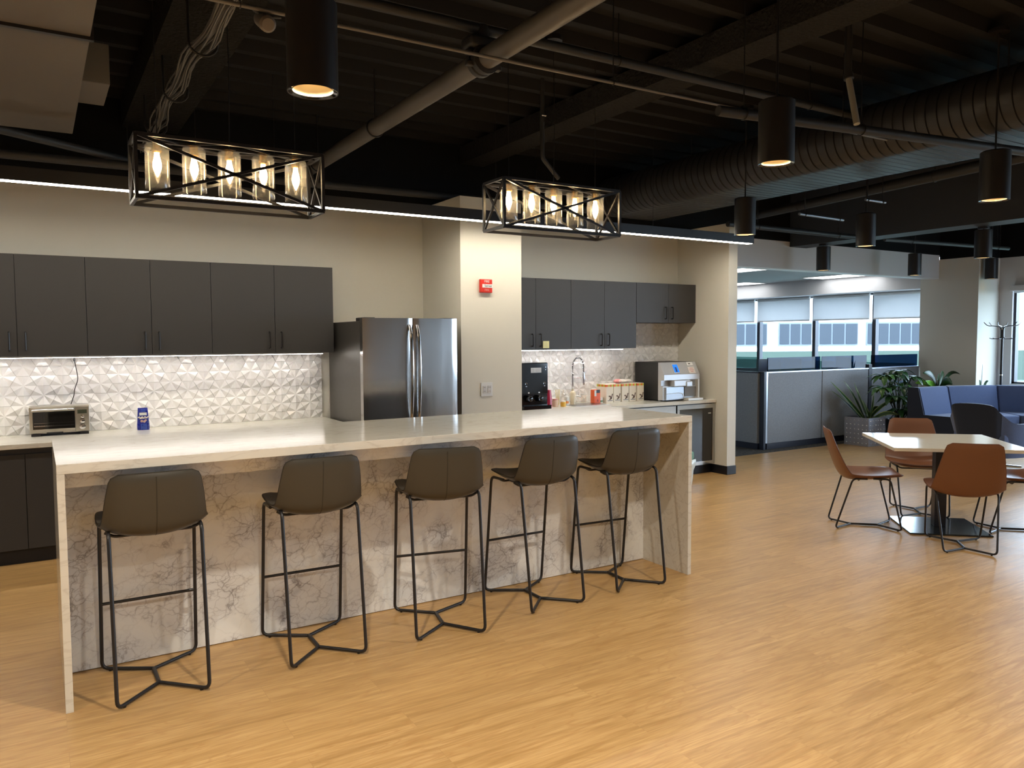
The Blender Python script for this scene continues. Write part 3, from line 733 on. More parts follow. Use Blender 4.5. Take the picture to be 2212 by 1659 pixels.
# ================================================================== CYLINDER PENDANTS
def pendant(loc, label):
    t = thing('cylinder_pendant', label, 'pendant light', (loc[0], loc[1], 2.45), 0, 'black cylinder pendants')
    b2 = B(); R = .088
    lathe(b2, [(R-.004,.002),(R,0),(R,.305),(R-.008,.312),(.02,.314)], 40, capb=False, capt=True); sh = obj('cylinder_shade', b2, M_BLK, t, 40)
    b2 = B(); lathe(b2, [(R-.004,.0015),(R-.016,.006),(R-.017,.0065)], 40, capb=False, capt=False); obj('trim_ring', b2, M_BLKG, sh, 40)
    b2 = B(); lathe(b2, [(R-.018,.006),(R-.030,.06),(.034,.125)], 40, capb=False, capt=False); obj('reflector', b2, M_CREAM, sh, 60)
    b2 = B(); cyl(b2, (0,0), .034, .123, .125); obj('lamp_disc', b2, M_DOWN, sh)
    b2 = B(); tube(b2, [(0,0,.312),(0,0,ZD-.09-2.45)], .006, 8); obj('stem', b2, M_BLK, t, 40)
    b2 = B(); cyl(b2, (0,0), .06, ZD-.10-2.45, ZD-.077-2.45); obj('canopy', b2, M_BLK, t, 40)
    if loc[0] < 12: light('pendant_spot', 'SPOT', (loc[0],loc[1],2.468), PEND_W*(.10 if loc[0] > 8.5 else .28 if loc[0] > 4.5 else (.7 if loc[0] > 2.5 else 1)*(1.3 if loc[1] < -2 else .85)), (1,.89,.735), spot_size=math.radians(146), spot_blend=.75, shadow_soft_size=.028)
    return t
PEND_W = 72
pendant((.807,-.998),'largest looking black cylinder pendant, lit, at the top near the left chandelier')
pendant((3.145,-1.06),'black cylinder pendant hanging right of the right chandelier with its cream reflector visible')
pendant((5.224,-1.06),'black cylinder pendant near the right edge in front of the spiral duct')
pendant((5.129,.91),'black cylinder pendant hanging just above the end of the light bar')
pendant((6.804,.91),'black cylinder pendant in the middle distance left of the roof beam')
pendant((9.02,.96),'black cylinder pendant at the right edge in front of the far beam')
pendant((8.823,2.88),'small far black cylinder pendant in front of the white header, left one')
pendant((10.71,2.77),'small far black cylinder pendant in front of the white header, right one')
pendant((12.45,2.60),'smallest black cylinder pendant in front of the white pier')
for p_ in ((-1.4,-1.0),(7.3,-1.06),(9.6,-1.0),(-1.4,-3.1),(.8,-3.1),(3.1,-3.1),(5.2,-3.1),(7.3,-3.1),(-1.4,-5.2),(3.1,-5.2)):  # unseen pendants repeated beyond the view, added for warm fill light
    sd = 'left of' if p_[0] < 0 else 'right of' if p_[0] > 4 else 'above and behind'
    pendant(p_, 'unseen black cylinder pendant added for fill light, %s the camera view' % sd)
# ================================================================== CEILING SERVICES
struct('trim_7', bx((12.925,-6.99,2.80),(12.939,2.72,ZD)), M_BLACK)
def hung_pipe(name, label, pts, r, m, rods, cat='pipe'):
    t = thing(name, label, cat, (0,0,0)); b2 = B(); tube(b2, pts, r, 14, fil=.05); obj('pipe', b2, m, t, 50)
    A, Z_ = Vector(pts[0]), Vector(pts[-1])
    for q in rods:
        p = A.lerp(Z_, q); b2 = B(); tube(b2, [(p.x,p.y,p.z+r*.8),(p.x,p.y,ZD-.045)], .0035, 6); ring = [(p.x+(r+.004)*math.cos(a*PI/6) if abs((Z_-A).x) < abs((Z_-A).y) else p.x, p.y+(0 if abs((Z_-A).x) < abs((Z_-A).y) else (r+.004)*math.cos(a*PI/6)), p.z+(r+.004)*math.sin(a*PI/6)) for a in range(12)]
        tube(b2, ring, .003, 5, closed=True); obj('hanger', b2, M_BLK, t, 50)
    return t
def pipe_thing(name, label, pts, r, m, cat='pipe', fil=0.06, seg=14, group=None, sharp=50):
    b2 = B(); tube(b2, pts, r, seg, fil=fil); o = obj(name, b2, m, None, sharp); tag(o, label, cat, group); return o
t = thing('sprinkler_pipe','thick dark main pipe running diagonally up the picture under the deck','pipe',(2.085,0,3.1))
b2 = B(); tube(b2, [(0,-6.9,0),(0,YW-.02,0)], .057, 20); obj('pipe', b2, mat('warm_black_pipe', (.095,.088,.082), .5), t, 50)
b2 = B(); lathe(b2, [(.060,-.05),(.082,-.045),(.082,-.012),(.074,-.008),(.074,.008),(.082,.012),(.082,.045),(.060,.05)], 20, (0,.04,0), M=Matrix.Rotation(PI/2,4,'X')); 
for a in (-1,1):
    for b_ in (-1,1): box(b2, (a*.085-.022,.02,b_*.03-.014),(a*.085+.022,.06,b_*.03+.014),.006)
lathe(b2, [(.045,-.10),(.045,.13),(.038,.15)], 14, (0,.06,.04)); box(b2, (-.10,-.01,.05),(.10,.12,.12),.02)
obj('coupling', b2, M_BLACKP, t, 50)
for yy in (-2.6, 1.62, 2.95):
    b2 = B(); tube(b2, [(0,yy,.06),(0,yy,.42)], .005, 6); ring = [(.063*math.cos(a*PI/8),yy,.063*math.sin(a*PI/8)) for a in range(16)]; tube(b2, ring, .006, 6, closed=True); obj('hanger', b2, M_BLK, t, 50)
hung_pipe('branch_pipe','dark branch pipe crossing above the main pipe from left to right', [(.24,.06,3.27),(5.33,.04,3.27)], .028, M_BLACKP, (.2,.55,.9))
hung_pipe('conduit','thin pale-edged conduit crossing under the main pipe', [(.24,-.19,3.025),(5.33,-.24,3.025)], .009, mat('tan_conduit', (.15,.14,.13), .4, .3), (.1,.5,.9))
hung_pipe('branch_pipe','dark pipe passing under the oval duct toward the right edge', [(3.3,-.52,2.87),(6.9,-1.06,2.87)], .030, M_BLACKP, (.05,.3))
hung_pipe('conduit','dark horizontal pipe running above the light bar along the kitchen wall', [(-3,3.0,2.915),(5.2,3.0,2.95)], .035, mat('dark_grey_pipe', (.035,.034,.034), .5), (.5,.9))
hung_pipe('conduit','dark slanted brace pipe at the upper left behind the rectangular duct', [(-.30,2.50,3.0),(.85,3.30,3.0)], .03, MATS['dark_grey_pipe'], (.8,))
hung_pipe('conduit','long dark pipe running past the far end of the light bar toward the beam', [(6.35,2.24,2.8),(8.7,2.24,2.8)], .03, M_BLACKP, (.2,.8))
hung_pipe('conduit','far dark pipe between the beam and the pier', [(9.1,2.2,2.8),(11.6,1.95,2.8)], .025, MATS['dark_grey_pipe'], (.2,.9))
hung_pipe('conduit','dark pipe running beside the oval duct toward the right edge', [(7.18,2.7,3.0),(6.53,-1.4,3.0)], .05, M_BLACKP, (.2,.6))
M_GALV = mat('galvanised_conduit', (.34,.37,.42), .4, .8)
hung_pipe('conduit','short galvanised conduit hanging below the far end of the oval duct', [(6.45,1.40,2.8),(7.2,1.44,2.8)], .014, M_GALV, (.12,.9))
hung_pipe('conduit','very short bright galvanised conduit below the oval duct, nearer the right edge', [(6.45,.68,2.83),(6.75,.68,2.83)], .012, M_GALV, (.1,.85))
t = thing('drain_pipe','vertical dark pipe with pale slanted lower sleeve in front of the spiral duct','pipe',(0,0,0))
b2 = B(); tube(b2, [(4.27,-.66,3.56),(4.27,-.66,3.19)], .022, 14); obj('pipe', b2, M_BLACKP, t, 50)
b2 = B(); tube(b2, [(4.27,-.66,3.20),(4.268,-.668,3.165)], .030, 14); obj('coupling', b2, M_BLACKP, t, 50)
b2 = B(); tube(b2, [(4.268,-.668,3.165),(4.238,-.75,2.87)], .019, 14); obj('sleeve', b2, mat('pale_grey_pipe', (.30,.30,.28), .5), t, 50)
t = thing('sprinkler_drop','thin dark drop pipe with bent lower end behind the right chandelier','pipe',(3.25,1.2,0))
b2 = B(); tube(b2, [(0,0,3.58),(0,0,2.94),(.15,0,2.80)], .016, 10, fil=.03); obj('pipe', b2, M_BLACKP, t, 50)
b2 = B(); tube(b2, [(-.02,-.02,3.25),(.02,-.02,3.25)], .008, 8); tube(b2, [(0,-.02,3.2),(0,-.02,3.25)], .006, 8); obj('fitting', b2, M_CHROME, t, 50)
# rectangular duct, upper left
t = thing('rectangular_duct','wide taupe painted rectangular air duct at the upper left corner','duct',(0,0,0))
obj('duct_section', bx((-1.2,-6,3.0),(.215,.46,3.42),.004), M_GREYD, t); obj('duct_section', bx((-1.2,.48,3.0),(.215,2.46,3.42),.004), M_GREYD, t)
b2 = B(); box(b2, (-1.21,.455,2.985),(.23,.485,3.43)); obj('flange', b2, M_BLK, t)
t = thing('duct_box','small taupe duct box sticking out beside the rectangular duct','duct',(0,0,0))
obj('housing', bx((.222,1.42,3.07),(.37,1.9,3.30),.004), M_GREYD, t)
struct('trim_8', bx((.60,-6,3.30),(1.02,YW,3.52)), M_FIREP)
struct('trim_9', bx((3.68,-6,3.35),(3.95,YW,3.52)), mat('grey_fireproofing', (.026,.026,.027), .95, spec=.1, bump=(45,1,.02)))
t = thing('cable_bundle','bundle of loose grey cables slung along the ceiling above the left chandelier','cables',(.73,0,3.10))
random.seed(3)
for i in range(16):
    a = random.uniform(0, 6.28); rr = random.uniform(.01,.05); pts = []
    for j in range(30):
        y = -1.2+j*4.4/29; k = 1+.35*math.sin(j*1.1+i); sag = .03*math.sin((y+.1)*PI/.85)**2
        pts.append((rr*math.cos(a+.12*j)*k-.03*math.sin(y*1.3), y, rr*math.sin(a+.12*j)*.7*k-sag))
    b2 = B(); tube(b2, pts, .0052, 5); obj('cable', b2, mat('grey_cable', (.09,.085,.078), .6), t, 60)
for y in (.55, 1.45, 2.35):
    b2 = B(); tube(b2, [(-.07,y,.38),(-.07,y,.0)]+[(.0-.07*math.cos(q*PI/8),y,-.065*math.sin(q*PI/8)) for q in range(1,8)]+[(.07,y,.02)], .007, 6); obj('hook', b2, M_BLK, t, 50)
t = thing('conduit_can','short taupe cylinder mounted under the thin conduit, top left','ceiling fitting',(.86,-.17,2.985))
b2 = B(); lathe(b2, [(.034,-.07),(.036,.05),(.026,.062)], 20, M=Matrix.Rotation(PI/2+.5,4,'X')); obj('can', b2, mat('tan_can', (.15,.13,.115), .45), t, 40)
b2 = B(); tube(b2, [(-.05,0,.045),(0,.0,.02),(.07,0,.035)], .008, 8); obj('bracket', b2, M_BLACKP, t, 50)
# spiral duct
def spiral():
    t = thing('spiral_duct','large dark flat-oval ribbed air duct crossing the ceiling at right','duct',(0,0,0))
    bm = B(); r0 = .214; XL, XR, ZC = 5.57, 6.16, 3.166; pitch = .082; st = []; y = -6.9
    while y < YW-.09: st += [(0, y), (0, y+pitch-.016), (-.009, y+pitch-.012), (-.009, y+pitch-.004)]; y += pitch
    rings = []
    for dr, yy in st:
        ring = []; r_ = r0+dr
        for k in range(33):
            a = PI/2+PI*k/32; ring.append(bm.verts.new((XL+r_*math.cos(a), yy, ZC+r_*math.sin(a))))
        for k in range(33):
            a = -PI/2+PI*k/32; ring.append(bm.verts.new((XR+r_*math.cos(a), yy, ZC+r_*math.sin(a))))
        rings.append(ring)
    for A, Bq in zip(rings, rings[1:]):
        n = len(A)
        for k in range(n): bm.faces.new((A[k], A[(k+1)%n], Bq[(k+1)%n], Bq[k]))
    bm.faces.new(rings[0]); bm.faces.new(rings[-1][::-1])
    obj('duct', bm, mat('black_galvanised', (.032,.033,.038), .45, .2), t, 30)
    for yy in (-1.0, 1.9):
        b2 = B(); 
        for x in (XL-.1, XR+.1): tube(b2, [(x,yy,ZC+.17),(x,yy,ZD-.06)], .005, 6)
        obj('hanger_rod', b2, M_BLK, t, 50)
spiral()
t = thing('roof_beam','dark steel roof beam with paler underside running toward the header','beam',(0,0,0))
b2 = B(); box(b2, (8.72,-6.99,2.80),(9.06,YW-.002,2.82)); box(b2, (8.72,-6.99,3.47),(9.06,YW-.002,3.5)); box(b2, (8.86,-6.99,2.82),(8.92,YW-.002,3.47)); box(b2, (8.722,-6.99,2.82),(8.735,YW-.002,3.47))
obj('beam', b2, mat('beam_paint', (.035,.038,.045), .6), t)
for o in list(C.objects):       # two pendants hang from the beam itself
    if o.name.startswith('cylinder_pendant') and 8.7 < o.location.x < 9.1:
        for ch in [q for q in C.objects if q.parent == o]:
            if ch.name.startswith('stem'): ch.scale.z = (2.80-2.45-.025)/(ZD-.09-2.45) ; ch.location.z = 0
            if ch.name.startswith('canopy'): ch.location.z = 2.80-(ZD-.077)-.001
# ================================================================== CUBICLES
def cubicle(x0, x1, label, group, glass=True):
    t = thing('cubicle_panel', label, 'partition', (x0, 3.65, 0), 0, group); w = x1-x0
    obj('fabric_panel', bx((.008,-.03,.085),(w-.008,.03,1.075),.004), M_PANELF, t)
    obj('top_rail', bx((0,-.033,1.076),(w,.033,1.095),.002), M_ALU, t)
    obj('kick_rail', bx((0,-.025,0),(w,.025,.084)), mat('navy_black_rail', (.012,.015,.028), .4), t)
    if glass: obj('glass_screen', bx((.02,-.004,1.096),(w-.02,.004,1.29)), M_CUBB, t)
    return t
CG = 'grey fabric cubicle panels facing the lounge'
cubicle(8.66, 9.84, 'grey fabric cubicle panel at the carpet corner left of the thin dark seam', CG)
cubicle(9.84, 10.96, 'grey fabric cubicle panel behind the square metal planter', CG)
cubicle(11.04, 12.32, 'grey fabric cubicle panel behind the leafy plant, next to the pier', CG)
MN = mat('navy_black_rail'); 
t = thing('panel_post','black and aluminium corner post of the cubicles by the carpet','post',(8.62,3.65,0))
obj('post', bx((-.04,-.034,0),(.0,.04,1.095)), MN, t); obj('trim', bx((.001,-.036,.09),(.035,.034,1.095)), M_ALU, t)
t = thing('panel_post','black cubicle post behind the spiky plant','post',(11.0,3.65,0)); obj('post', bx((-.038,-.034,0),(.038,.04,1.15)), MN, t)
t = thing('cubicle_panel','grey fabric cubicle return panel receding behind the white stub wall','partition',(8.58,3.70,0),PI/2)
obj('fabric_panel', bx((.008,-.03,.085),(1.5,.03,1.075),.004), M_PANELF, t); obj('top_rail', bx((0,-.033,1.076),(1.5,.033,1.095)), MN, t)
obj('kick_rail', bx((0,-.025,0),(1.5,.025,.084)), MN, t); obj('glass_screen', bx((.02,-.004,1.096),(1.48,.004,1.30)), M_CUBG, t)
t = thing('cubicle_panel','far low dark cubicle wall with green glass edge under the office windows','partition',(12.4,3.75,0))
obj('fabric_panel', bx((-.03,0,.0),(.03,6.5,.95)), MN, t); obj('glass_screen', bx((-.004,0,.951),(.004,6.5,1.13)), M_CUBG, t)
def monitor(x, y, rz, w, label):
    t = thing('computer_monitor', label, 'monitor', (x,y,0), rz, 'computer monitors in the cubicles')
    obj('screen', bx((-w/2,-.015,.92),(w/2,.015,1.25),.005), M_BLK, t); b2 = B(); box(b2, (-.02,.016,.76),(.02,.03,1.0)); box(b2, (-.1,-.07,.745),(.1,.09,.76)); obj('stand', b2, M_BLK, t)
tag(obj('desk', bx((8.9,3.70,.72),(12.2,4.45,.745)), mat('grey_desk', (.45,.46,.47), .5)), 'grey desk surface behind the cubicle panels', 'desk')
monitor(9.42,4.25,.05,.55,'black monitor seen through glass near the stub wall')
monitor(11.15,4.2,1.1,.45,'black monitor edge seen through glass above the panel seam')
monitor(9.95,4.25,1.3,.45,'narrow dark monitor edge above the first cubicle panel')
# office ceiling lights
def troffer(x, y, label):
    t = thing('ceiling_panel_light', label, 'ceiling light', (x,y,2.65), 0, 'office ceiling panel lights')
    obj('diffuser', bx((-.28,-.58,-.006),(.28,.58,-.002)), M_TROF, t)
    b2 = B(); 
    for a, c_ in (((-.30,-.60,-.012),(-.28,.60,-.0005)),((.28,-.60,-.012),(.30,.60,-.0005)),((-.28,-.60,-.012),(.28,-.58,-.0005)),((-.28,.58,-.012),(.28,.60,-.0005))): box(b2, a, c_)
    obj('frame', b2, M_WHITE, t)
troffer(9.55,5.0,'lit ceiling panel light nearest the white stub wall')
troffer(12.05,7.4,'far small lit ceiling panel light low beside the stub wall')
troffer(12.1,4.95,'lit ceiling panel light above the pier side of the office')
troffer(9.6,8.0,'lit ceiling panel light deep in the office')
# ================================================================== PLANTS
def leafmat(name, c1, c2=None):
    M = mat(name, c1, .35, spec=.5); nt, b = nodes(M); mp = mapping(nt, (6,6,6)); n = new(nt, 'ShaderNodeTexNoise'); n.inputs['Scale'].default_value = 3
    nt.links.new(mp.outputs[0], n.inputs['Vector']); r = ramp(nt, [(.3, c1), (.7, c2 or tuple(min(1, v*1.5) for v in c1))]); nt.links.new(n.outputs[0], r.inputs[0]); nt.links.new(r.outputs[0], b.inputs['Base Color'])
    return M
LG = leafmat('dark_green_leaf', (.012,.042,.012), (.03,.085,.025)); LY = leafmat('yellow_green_edge', (.22,.27,.07)); LM = leafmat('mid_green_leaf', (.035,.11,.02), (.08,.19,.04)); LL = leafmat('lime_leaf', (.11,.28,.02))
def blade(bm, base, tip, width, bend, nseg=10, face=None, pw=.6, fold=.25, mats=False):
    base, tip = Vector(base), Vector(tip); d = tip-base; Lg = d.length; d.normalize()
    side = d.cross(face if face else Vector((.3,-1,.1))).normalized(); up = side.cross(d).normalized(); rows = []
    for i in range(nseg+1):
        q = i/nseg; c = base+(tip-base)*q+Vector((0,0,1))*bend*math.sin(PI*q)
        w = width*(math.sin(PI*min(1, q*.9+.1))**pw if pw > 0 else (1-q**3)*(.55+.45*math.sin(PI*min(.5, q)))); w = max(w, .001) if i < nseg else .0008
        rows.append([bm.verts.new(c+side*s*w+up*abs(s)*w*fold) for s in (-1,-.72,0,.72,1)])
    for i in range(nseg):
        for k in range(4):
            f = bm.faces.new((rows[i][k], rows[i][k+1], rows[i+1][k+1], rows[i+1][k]))
            if mats and k in (0,3): f.material_index = 1
            f.smooth = True
def leafobj(name, bm, m, par):
    o = obj(name, bm, m, par); 
    md = o.modifiers.new('thick', 'SOLIDIFY'); md.thickness = .002
    return o
t = thing('snake_plant','spiky variegated snake plant leaning left out of the metal planter','plant',(10.25,3.18,.36))
soil = B(); cyl(soil, (0,0), .17, 0, .012, 20); obj('soil', soil, mat('dark_soil', (.02,.015,.01), .95), t)
for bs, tp, w, bd in (((-.03,.0,.01),(-.30,.38,.56),.030,.0),((0,.02,.01),(-.10,.30,.57),.030,.03),((.02,-.02,.01),(.0,.20,.54),.033,-.03),((-.04,.04,.01),(-.22,.42,.42),.026,.02),
        ((.05,-.03,.01),(.07,-.08,.41),.026,.0),((.05,.0,.01),(.34,-.22,.30),.024,.05),((.07,.03,.01),(.25,-.05,.19),.024,.06),((.03,-.05,.01),(-.05,.02,.30),.024,0),((.06,-.06,.01),(.36,-.30,.08),.018,.06)):
    b2 = B(); blade(b2, bs, tp, w*1.9, bd, 12, pw=0, mats=True); leafobj('leaf', b2, [LG, LY], t)
t = thing('metal_planter','square hammered-metal planter with raised dots on its sides','planter',(10.06,3.0,0))
b2 = B(); w = .39; 
for a, c_ in (((0,0,0),(w,.012,.41)),((0,w-.012,0),(w,w,.41)),((0,.012,0),(.012,w-.012,.41)),((w-.012,.012,0),(w,w-.012,.41)),((.012,.012,0),(w-.012,w-.012,.35))): box(b2, a, c_)
M_PLT = mat('hammered_zinc', (.38,.38,.42), .40, .5, bump=(14,.2,.01)); obj('body', b2, M_PLT, t)
b2 = B()
for i in range(6):
    for j in range(6):
        for face_ in (0,1):
            u_, z = .035+.064*i+(.0 if j%2 else .0), .04+.066*j
            p_ = (u_,-.001,z) if face_ == 0 else (-.001,u_,z)
            bmesh.ops.create_icosphere(b2, subdivisions=1, radius=.010, matrix=Matrix.Translation(p_))
obj('dots', b2, mat('bright_stud', (.8,.82,.86), .25, .6), t, 60)
def schefflera():
    t = thing('umbrella_plant','tall leafy umbrella plant with drooping leaf clusters beside the blue sofa','plant',(10.98,3.12,0))
    b2 = B(); lathe(b2, [(.12,0),(.16,.02),(.19,.33),(.175,.34),(.165,.31)], 28); obj('pot', b2, mat('dark_navy_pot', (.012,.014,.022), .35), t, 40)
    b2 = B(); cyl(b2, (0,0), .16, .29, .31, 20); obj('soil', b2, mat('dark_soil'), t)
    random.seed(11); st = B(); n = 0
    heads = [(-.05,0,1.06),(-.30,.05,.99),(.22,-.05,.97),(-.18,-.12,.83),(.12,.1,.88),(-.36,-.10,.70),(.30,-.12,.72),(-.05,-.16,.68),(-.25,-.16,.50),(.16,-.18,.52),(.33,-.05,.56),(-.02,-.12,.46),(.02,.12,1.02),(-.4,.02,.82)]
    for hx, hy, hz in heads:
        c = Vector((hx, hy, hz)); tube(st, [(hx*.15,hy*.15,.3),(hx*.3,hy*.3,hz*.6),c], .008, 6, fil=.08)
        k = random.randint(7,9); a0 = random.uniform(0,6.28); lf = B()
        for q in range(k):
            a = a0+q*2*PI/k; ln = random.uniform(.18,.25); dz = random.uniform(-.14,-.03)
            d = Vector((math.cos(a), math.sin(a), 0)); blade(lf, c+d*.02, c+d*ln+Vector((0,0,dz)), random.uniform(.040,.052), .04, 7, face=Vector((0,0,1)), pw=.8, fold=.2)
        leafobj('leaf_cluster', lf, (LG if n % 3 == 0 else LM if n % 3 == 1 else leafmat('deep_leaf', (.02,.065,.02))), t); n += 1
    obj('stem', st, mat('green_brown_stem', (.06,.07,.03), .6), t, 60)
schefflera()
t = thing('broadleaf_plant','broad glossy leaved plant showing above the sofa back near the pier','plant',(11.75,2.98,0))
b2 = B(); lathe(b2, [(.11,0),(.15,.02),(.18,.45),(.165,.46)], 24); obj('pot', b2, mat('dark_navy_pot'), t, 40)
b2 = B(); tube(b2, [(0,0,.4),(0,0,.8)], .015, 8); obj('stem', b2, mat('green_brown_stem'), t, 60)
for a, ln, z, w, bd, mm in ((2.9,.30,1.02,.06,.10,LG),(3.6,.26,.92,.07,.12,LG),(5.4,.30,1.0,.055,.14,LG),(.2,.26,.98,.06,.12,LG),(4.3,.32,.86,.07,.10,LG),(3.3,.50,.90,.045,.03,LL),(2.5,.34,.86,.05,.05,LL),(1.4,.25,1.0,.06,.1,LG)):
    b2 = B(); blade(b2, (0,0,.75), (ln*math.cos(a),ln*math.sin(a),z), w, bd, 10, pw=.6); leafobj('leaf', b2, mm, t)
t = thing('tongue_plant','small plant with one pointed brown-tipped leaf rising over the sofa back','plant',(12.12,2.55,0))
b2 = B(); lathe(b2, [(.06,0),(.08,.02),(.09,.62),(.08,.63)], 20); obj('pot', b2, mat('dark_navy_pot'), t, 40)
for tp, w, bd, mm in (((.10,.02,1.15),.022,.0,mat('brown_green_leaf', (.06,.05,.02), .5)),((-.12,-.05,.92),.05,.08,LG),((.14,-.05,.90),.05,.10,LG)):
    b2 = B(); blade(b2, (0,0,.60), tp, w, bd, 10, pw=.6); leafobj('leaf', b2, mm, t)
# ================================================================== SOFA, ARMCHAIR, COAT RACK
def sofa():
    t = thing('curved_sofa','long angled blue fabric sofa in the lounge corner by the window','sofa',(0,0,0))
    P = [Vector(p) for p in ((10.58,2.46,0),(11.2,2.42,0),(11.93,2.15,0),(12.28,1.55,0),(12.30,.5,0))]
    N = []
    for i in range(len(P)):
        a = (P[min(i+1,len(P)-1)]-P[max(i-1,0)]).normalized(); N.append(Vector((a.y,-a.x,0)))
    N[0] = Vector((.12,-1,0)).normalized(); dep_ = .56
    def sweep(sec, i, g=.006):
        bm = B(); rows = []
        for k, sgn in ((i, 1), (i+1, -1)):
            p = P[k]+(P[i+1]-P[i]).normalized()*g*sgn
            rows.append([bm.verts.new(p+N[k]*o_+Vector((0,0,z))) for o_, z in sec])
        n = len(sec)
        for q in range(n): bm.faces.new((rows[0][q], rows[0][(q+1)%n], rows[1][(q+1)%n], rows[1][q]))
        bm.faces.new(rows[0][::-1]); bm.faces.new(rows[1])
        bmesh.ops.bevel(bm, geom=bm.edges[:], offset=.012, segments=2, affect='EDGES'); return bm
    for i in range(4):
        obj('seat', sweep([(-.03,.06),(dep_,.06),(dep_,.47),(-.03,.47)], i), M_BLUEF, t, 40)
        obj('backrest', sweep([(-.26,.06),(-.035,.06),(-.032,.475),(-.12,.85),(-.26,.85)], i, .004), M_BLUEF, t, 40)
    obj('plinth', sweep([(-.20,0),(dep_-.06,0),(dep_-.06,.058),(-.20,.058)], 0, 0), M_BLK, t)
    # end cap panel, shade of the side turned from the window put into its colour
    bm = B(); p = P[0]; dr = (P[0]-P[1]).normalized(); sec = [(-.26,.06),(dep_,.06),(dep_,.47),(-.032,.475),(-.12,.855),(-.26,.855)]
    a_ = [bm.verts.new(p+dr*.004+N[0]*o_+Vector((0,0,z))) for o_, z in sec]; b_ = [bm.verts.new(p-dr*.004+dr*.02+N[0]*o_+Vector((0,0,z))) for o_, z in sec]
    bm.faces.new(a_); bm.faces.new(b_[::-1]); n = len(sec)
    for q in range(n): bm.faces.new((a_[q], a_[(q+1)%n], b_[(q+1)%n], b_[q]))
    obj('end_panel', bm, M_BLUESHADE, t, label='end panel with shade put into its dark blue')
sofa()
def armchair():
    t = thing('lounge_armchair','blue lounge armchair with shade coloured into its back, turned toward the white table','armchair',(9.2,1.13,0))
    # plan path of the shell: left arm front -> back -> right arm front ; each with top height and bottom inset
    path = [(.72,.44,.60),(.45,.42,.57),(.22,.36,.58),(.10,.28,.68),(.0,.19,.785),(.03,-.19,.785),(.12,-.28,.68),(.24,-.36,.58),(.47,-.42,.57),(.74,-.44,.60)]
    bm = B(); th = .05; rows = []
    sm = []
    for i in range(len(path)-1):
        g = lambda k: path[max(0, min(len(path)-1, k))]
        for q in range(5):
            f = q/5; sm.append(tuple(.5*(2*b+(-a+c)*f+(2*a-5*b+4*c-d)*f*f+(-a+3*b-3*c+d)*f**3) for a, b, c, d in zip(g(i-1), g(i), g(i+1), g(i+2))))
    path = sm+[path[-1]]; n = len(path)
    for i, (x, y, zt) in enumerate(path):
        a = path[max(i-1,0)]; b_ = path[min(i+1,n-1)]; d = Vector((b_[0]-a[0], b_[1]-a[1], 0)).normalized(); nn = Vector((-d.y, d.x, 0))
        c = Vector((.42,0,0)); pt = Vector((x,y,0)); pb = pt.lerp(c, .22)+Vector((.04,0,0))
        rows.append([bm.verts.new(v) for v in (pb+Vector((0,0,.16)), pt+Vector((0,0,zt)), pt+nn*th+Vector((0,0,zt)), pb+nn*th+Vector((0,0,.16)))])
    for i in range(n-1):
        for q in range(4):
            f = bm.faces.new((rows[i][q], rows[i][(q+1)%4], rows[i+1][(q+1)%4], rows[i+1][q]))
            if q == 0 and 15 <= i <= 29: f.material_index = 1  # back faces take the darker wool: shade away from the windows, as colour
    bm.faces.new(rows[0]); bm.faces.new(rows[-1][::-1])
    o = obj('shell', bm, [M_BLUEF, M_BLUESHADE], t, 50); md = o.modifiers.new('bev', 'BEVEL'); md.width = .01; md.segments = 2; md.limit_method = 'ANGLE'
    obj('seat_cushion', bx((.16,-.30,.30),(.76,.30,.45),.04), M_BLUEF, t, 40)
    obj('seat_base', bx((.20,-.24,.16),(.70,.24,.30),.02), M_BLUESHADE, t)
    b2 = B(); cyl(b2, (.43,0), .03, .02, .16); obj('pedestal', b2, M_CHROME, t, 40)
    for k in range(4):
        a = PI/4+k*PI/2; b2 = B(); tube(b2, [(.43,0,.05),(.43+.34*math.cos(a),.34*math.sin(a),.022)], .016, 8); obj('foot', b2, M_CHROME, t, 50)
armchair()
t = thing('coat_rack','slim black standing coat rack with curved hooks by the pier','coat rack',(12.40,2.389,0))
b2 = B(); tube(b2, [(0,0,.02),(0,0,1.70)], .018, 14); obj('pole', b2, M_BLK, t, 50)
b2 = B(); cyl(b2, (0,0), .16, 0, .02, 28); obj('base', b2, M_BLK, t, 40)
b2 = B(); cyl(b2, (0,0), .021, .98, .995); obj('collar', b2, M_CHROME, t, 40)
b2 = B(); cyl(b2, (0,0), .027, 1.56, 1.71); obj('hub', b2, M_BLK, t, 40)
for k in range(6):
    a = k*PI/3+.2; c, s = math.cos(a), math.sin(a)
    b2 = B(); tube(b2, [(c*.02,s*.02,1.66),(c*.03,s*.03,1.715),(c*.12,s*.12,1.73),(c*.20,s*.20,1.73),(c*.25,s*.25,1.785)], .006, 8, fil=.03); obj('hook', b2, M_CHROME if k % 2 else M_BLK, t, 50)
    b2 = B(); tube(b2, [(c*.02,s*.02,1.60),(c*.025,s*.025,1.535),(c*.14,s*.14,1.535),(c*.17,s*.17,1.545)], .005, 8, fil=.03); obj('lower_hook', b2, M_BLK, t, 50)
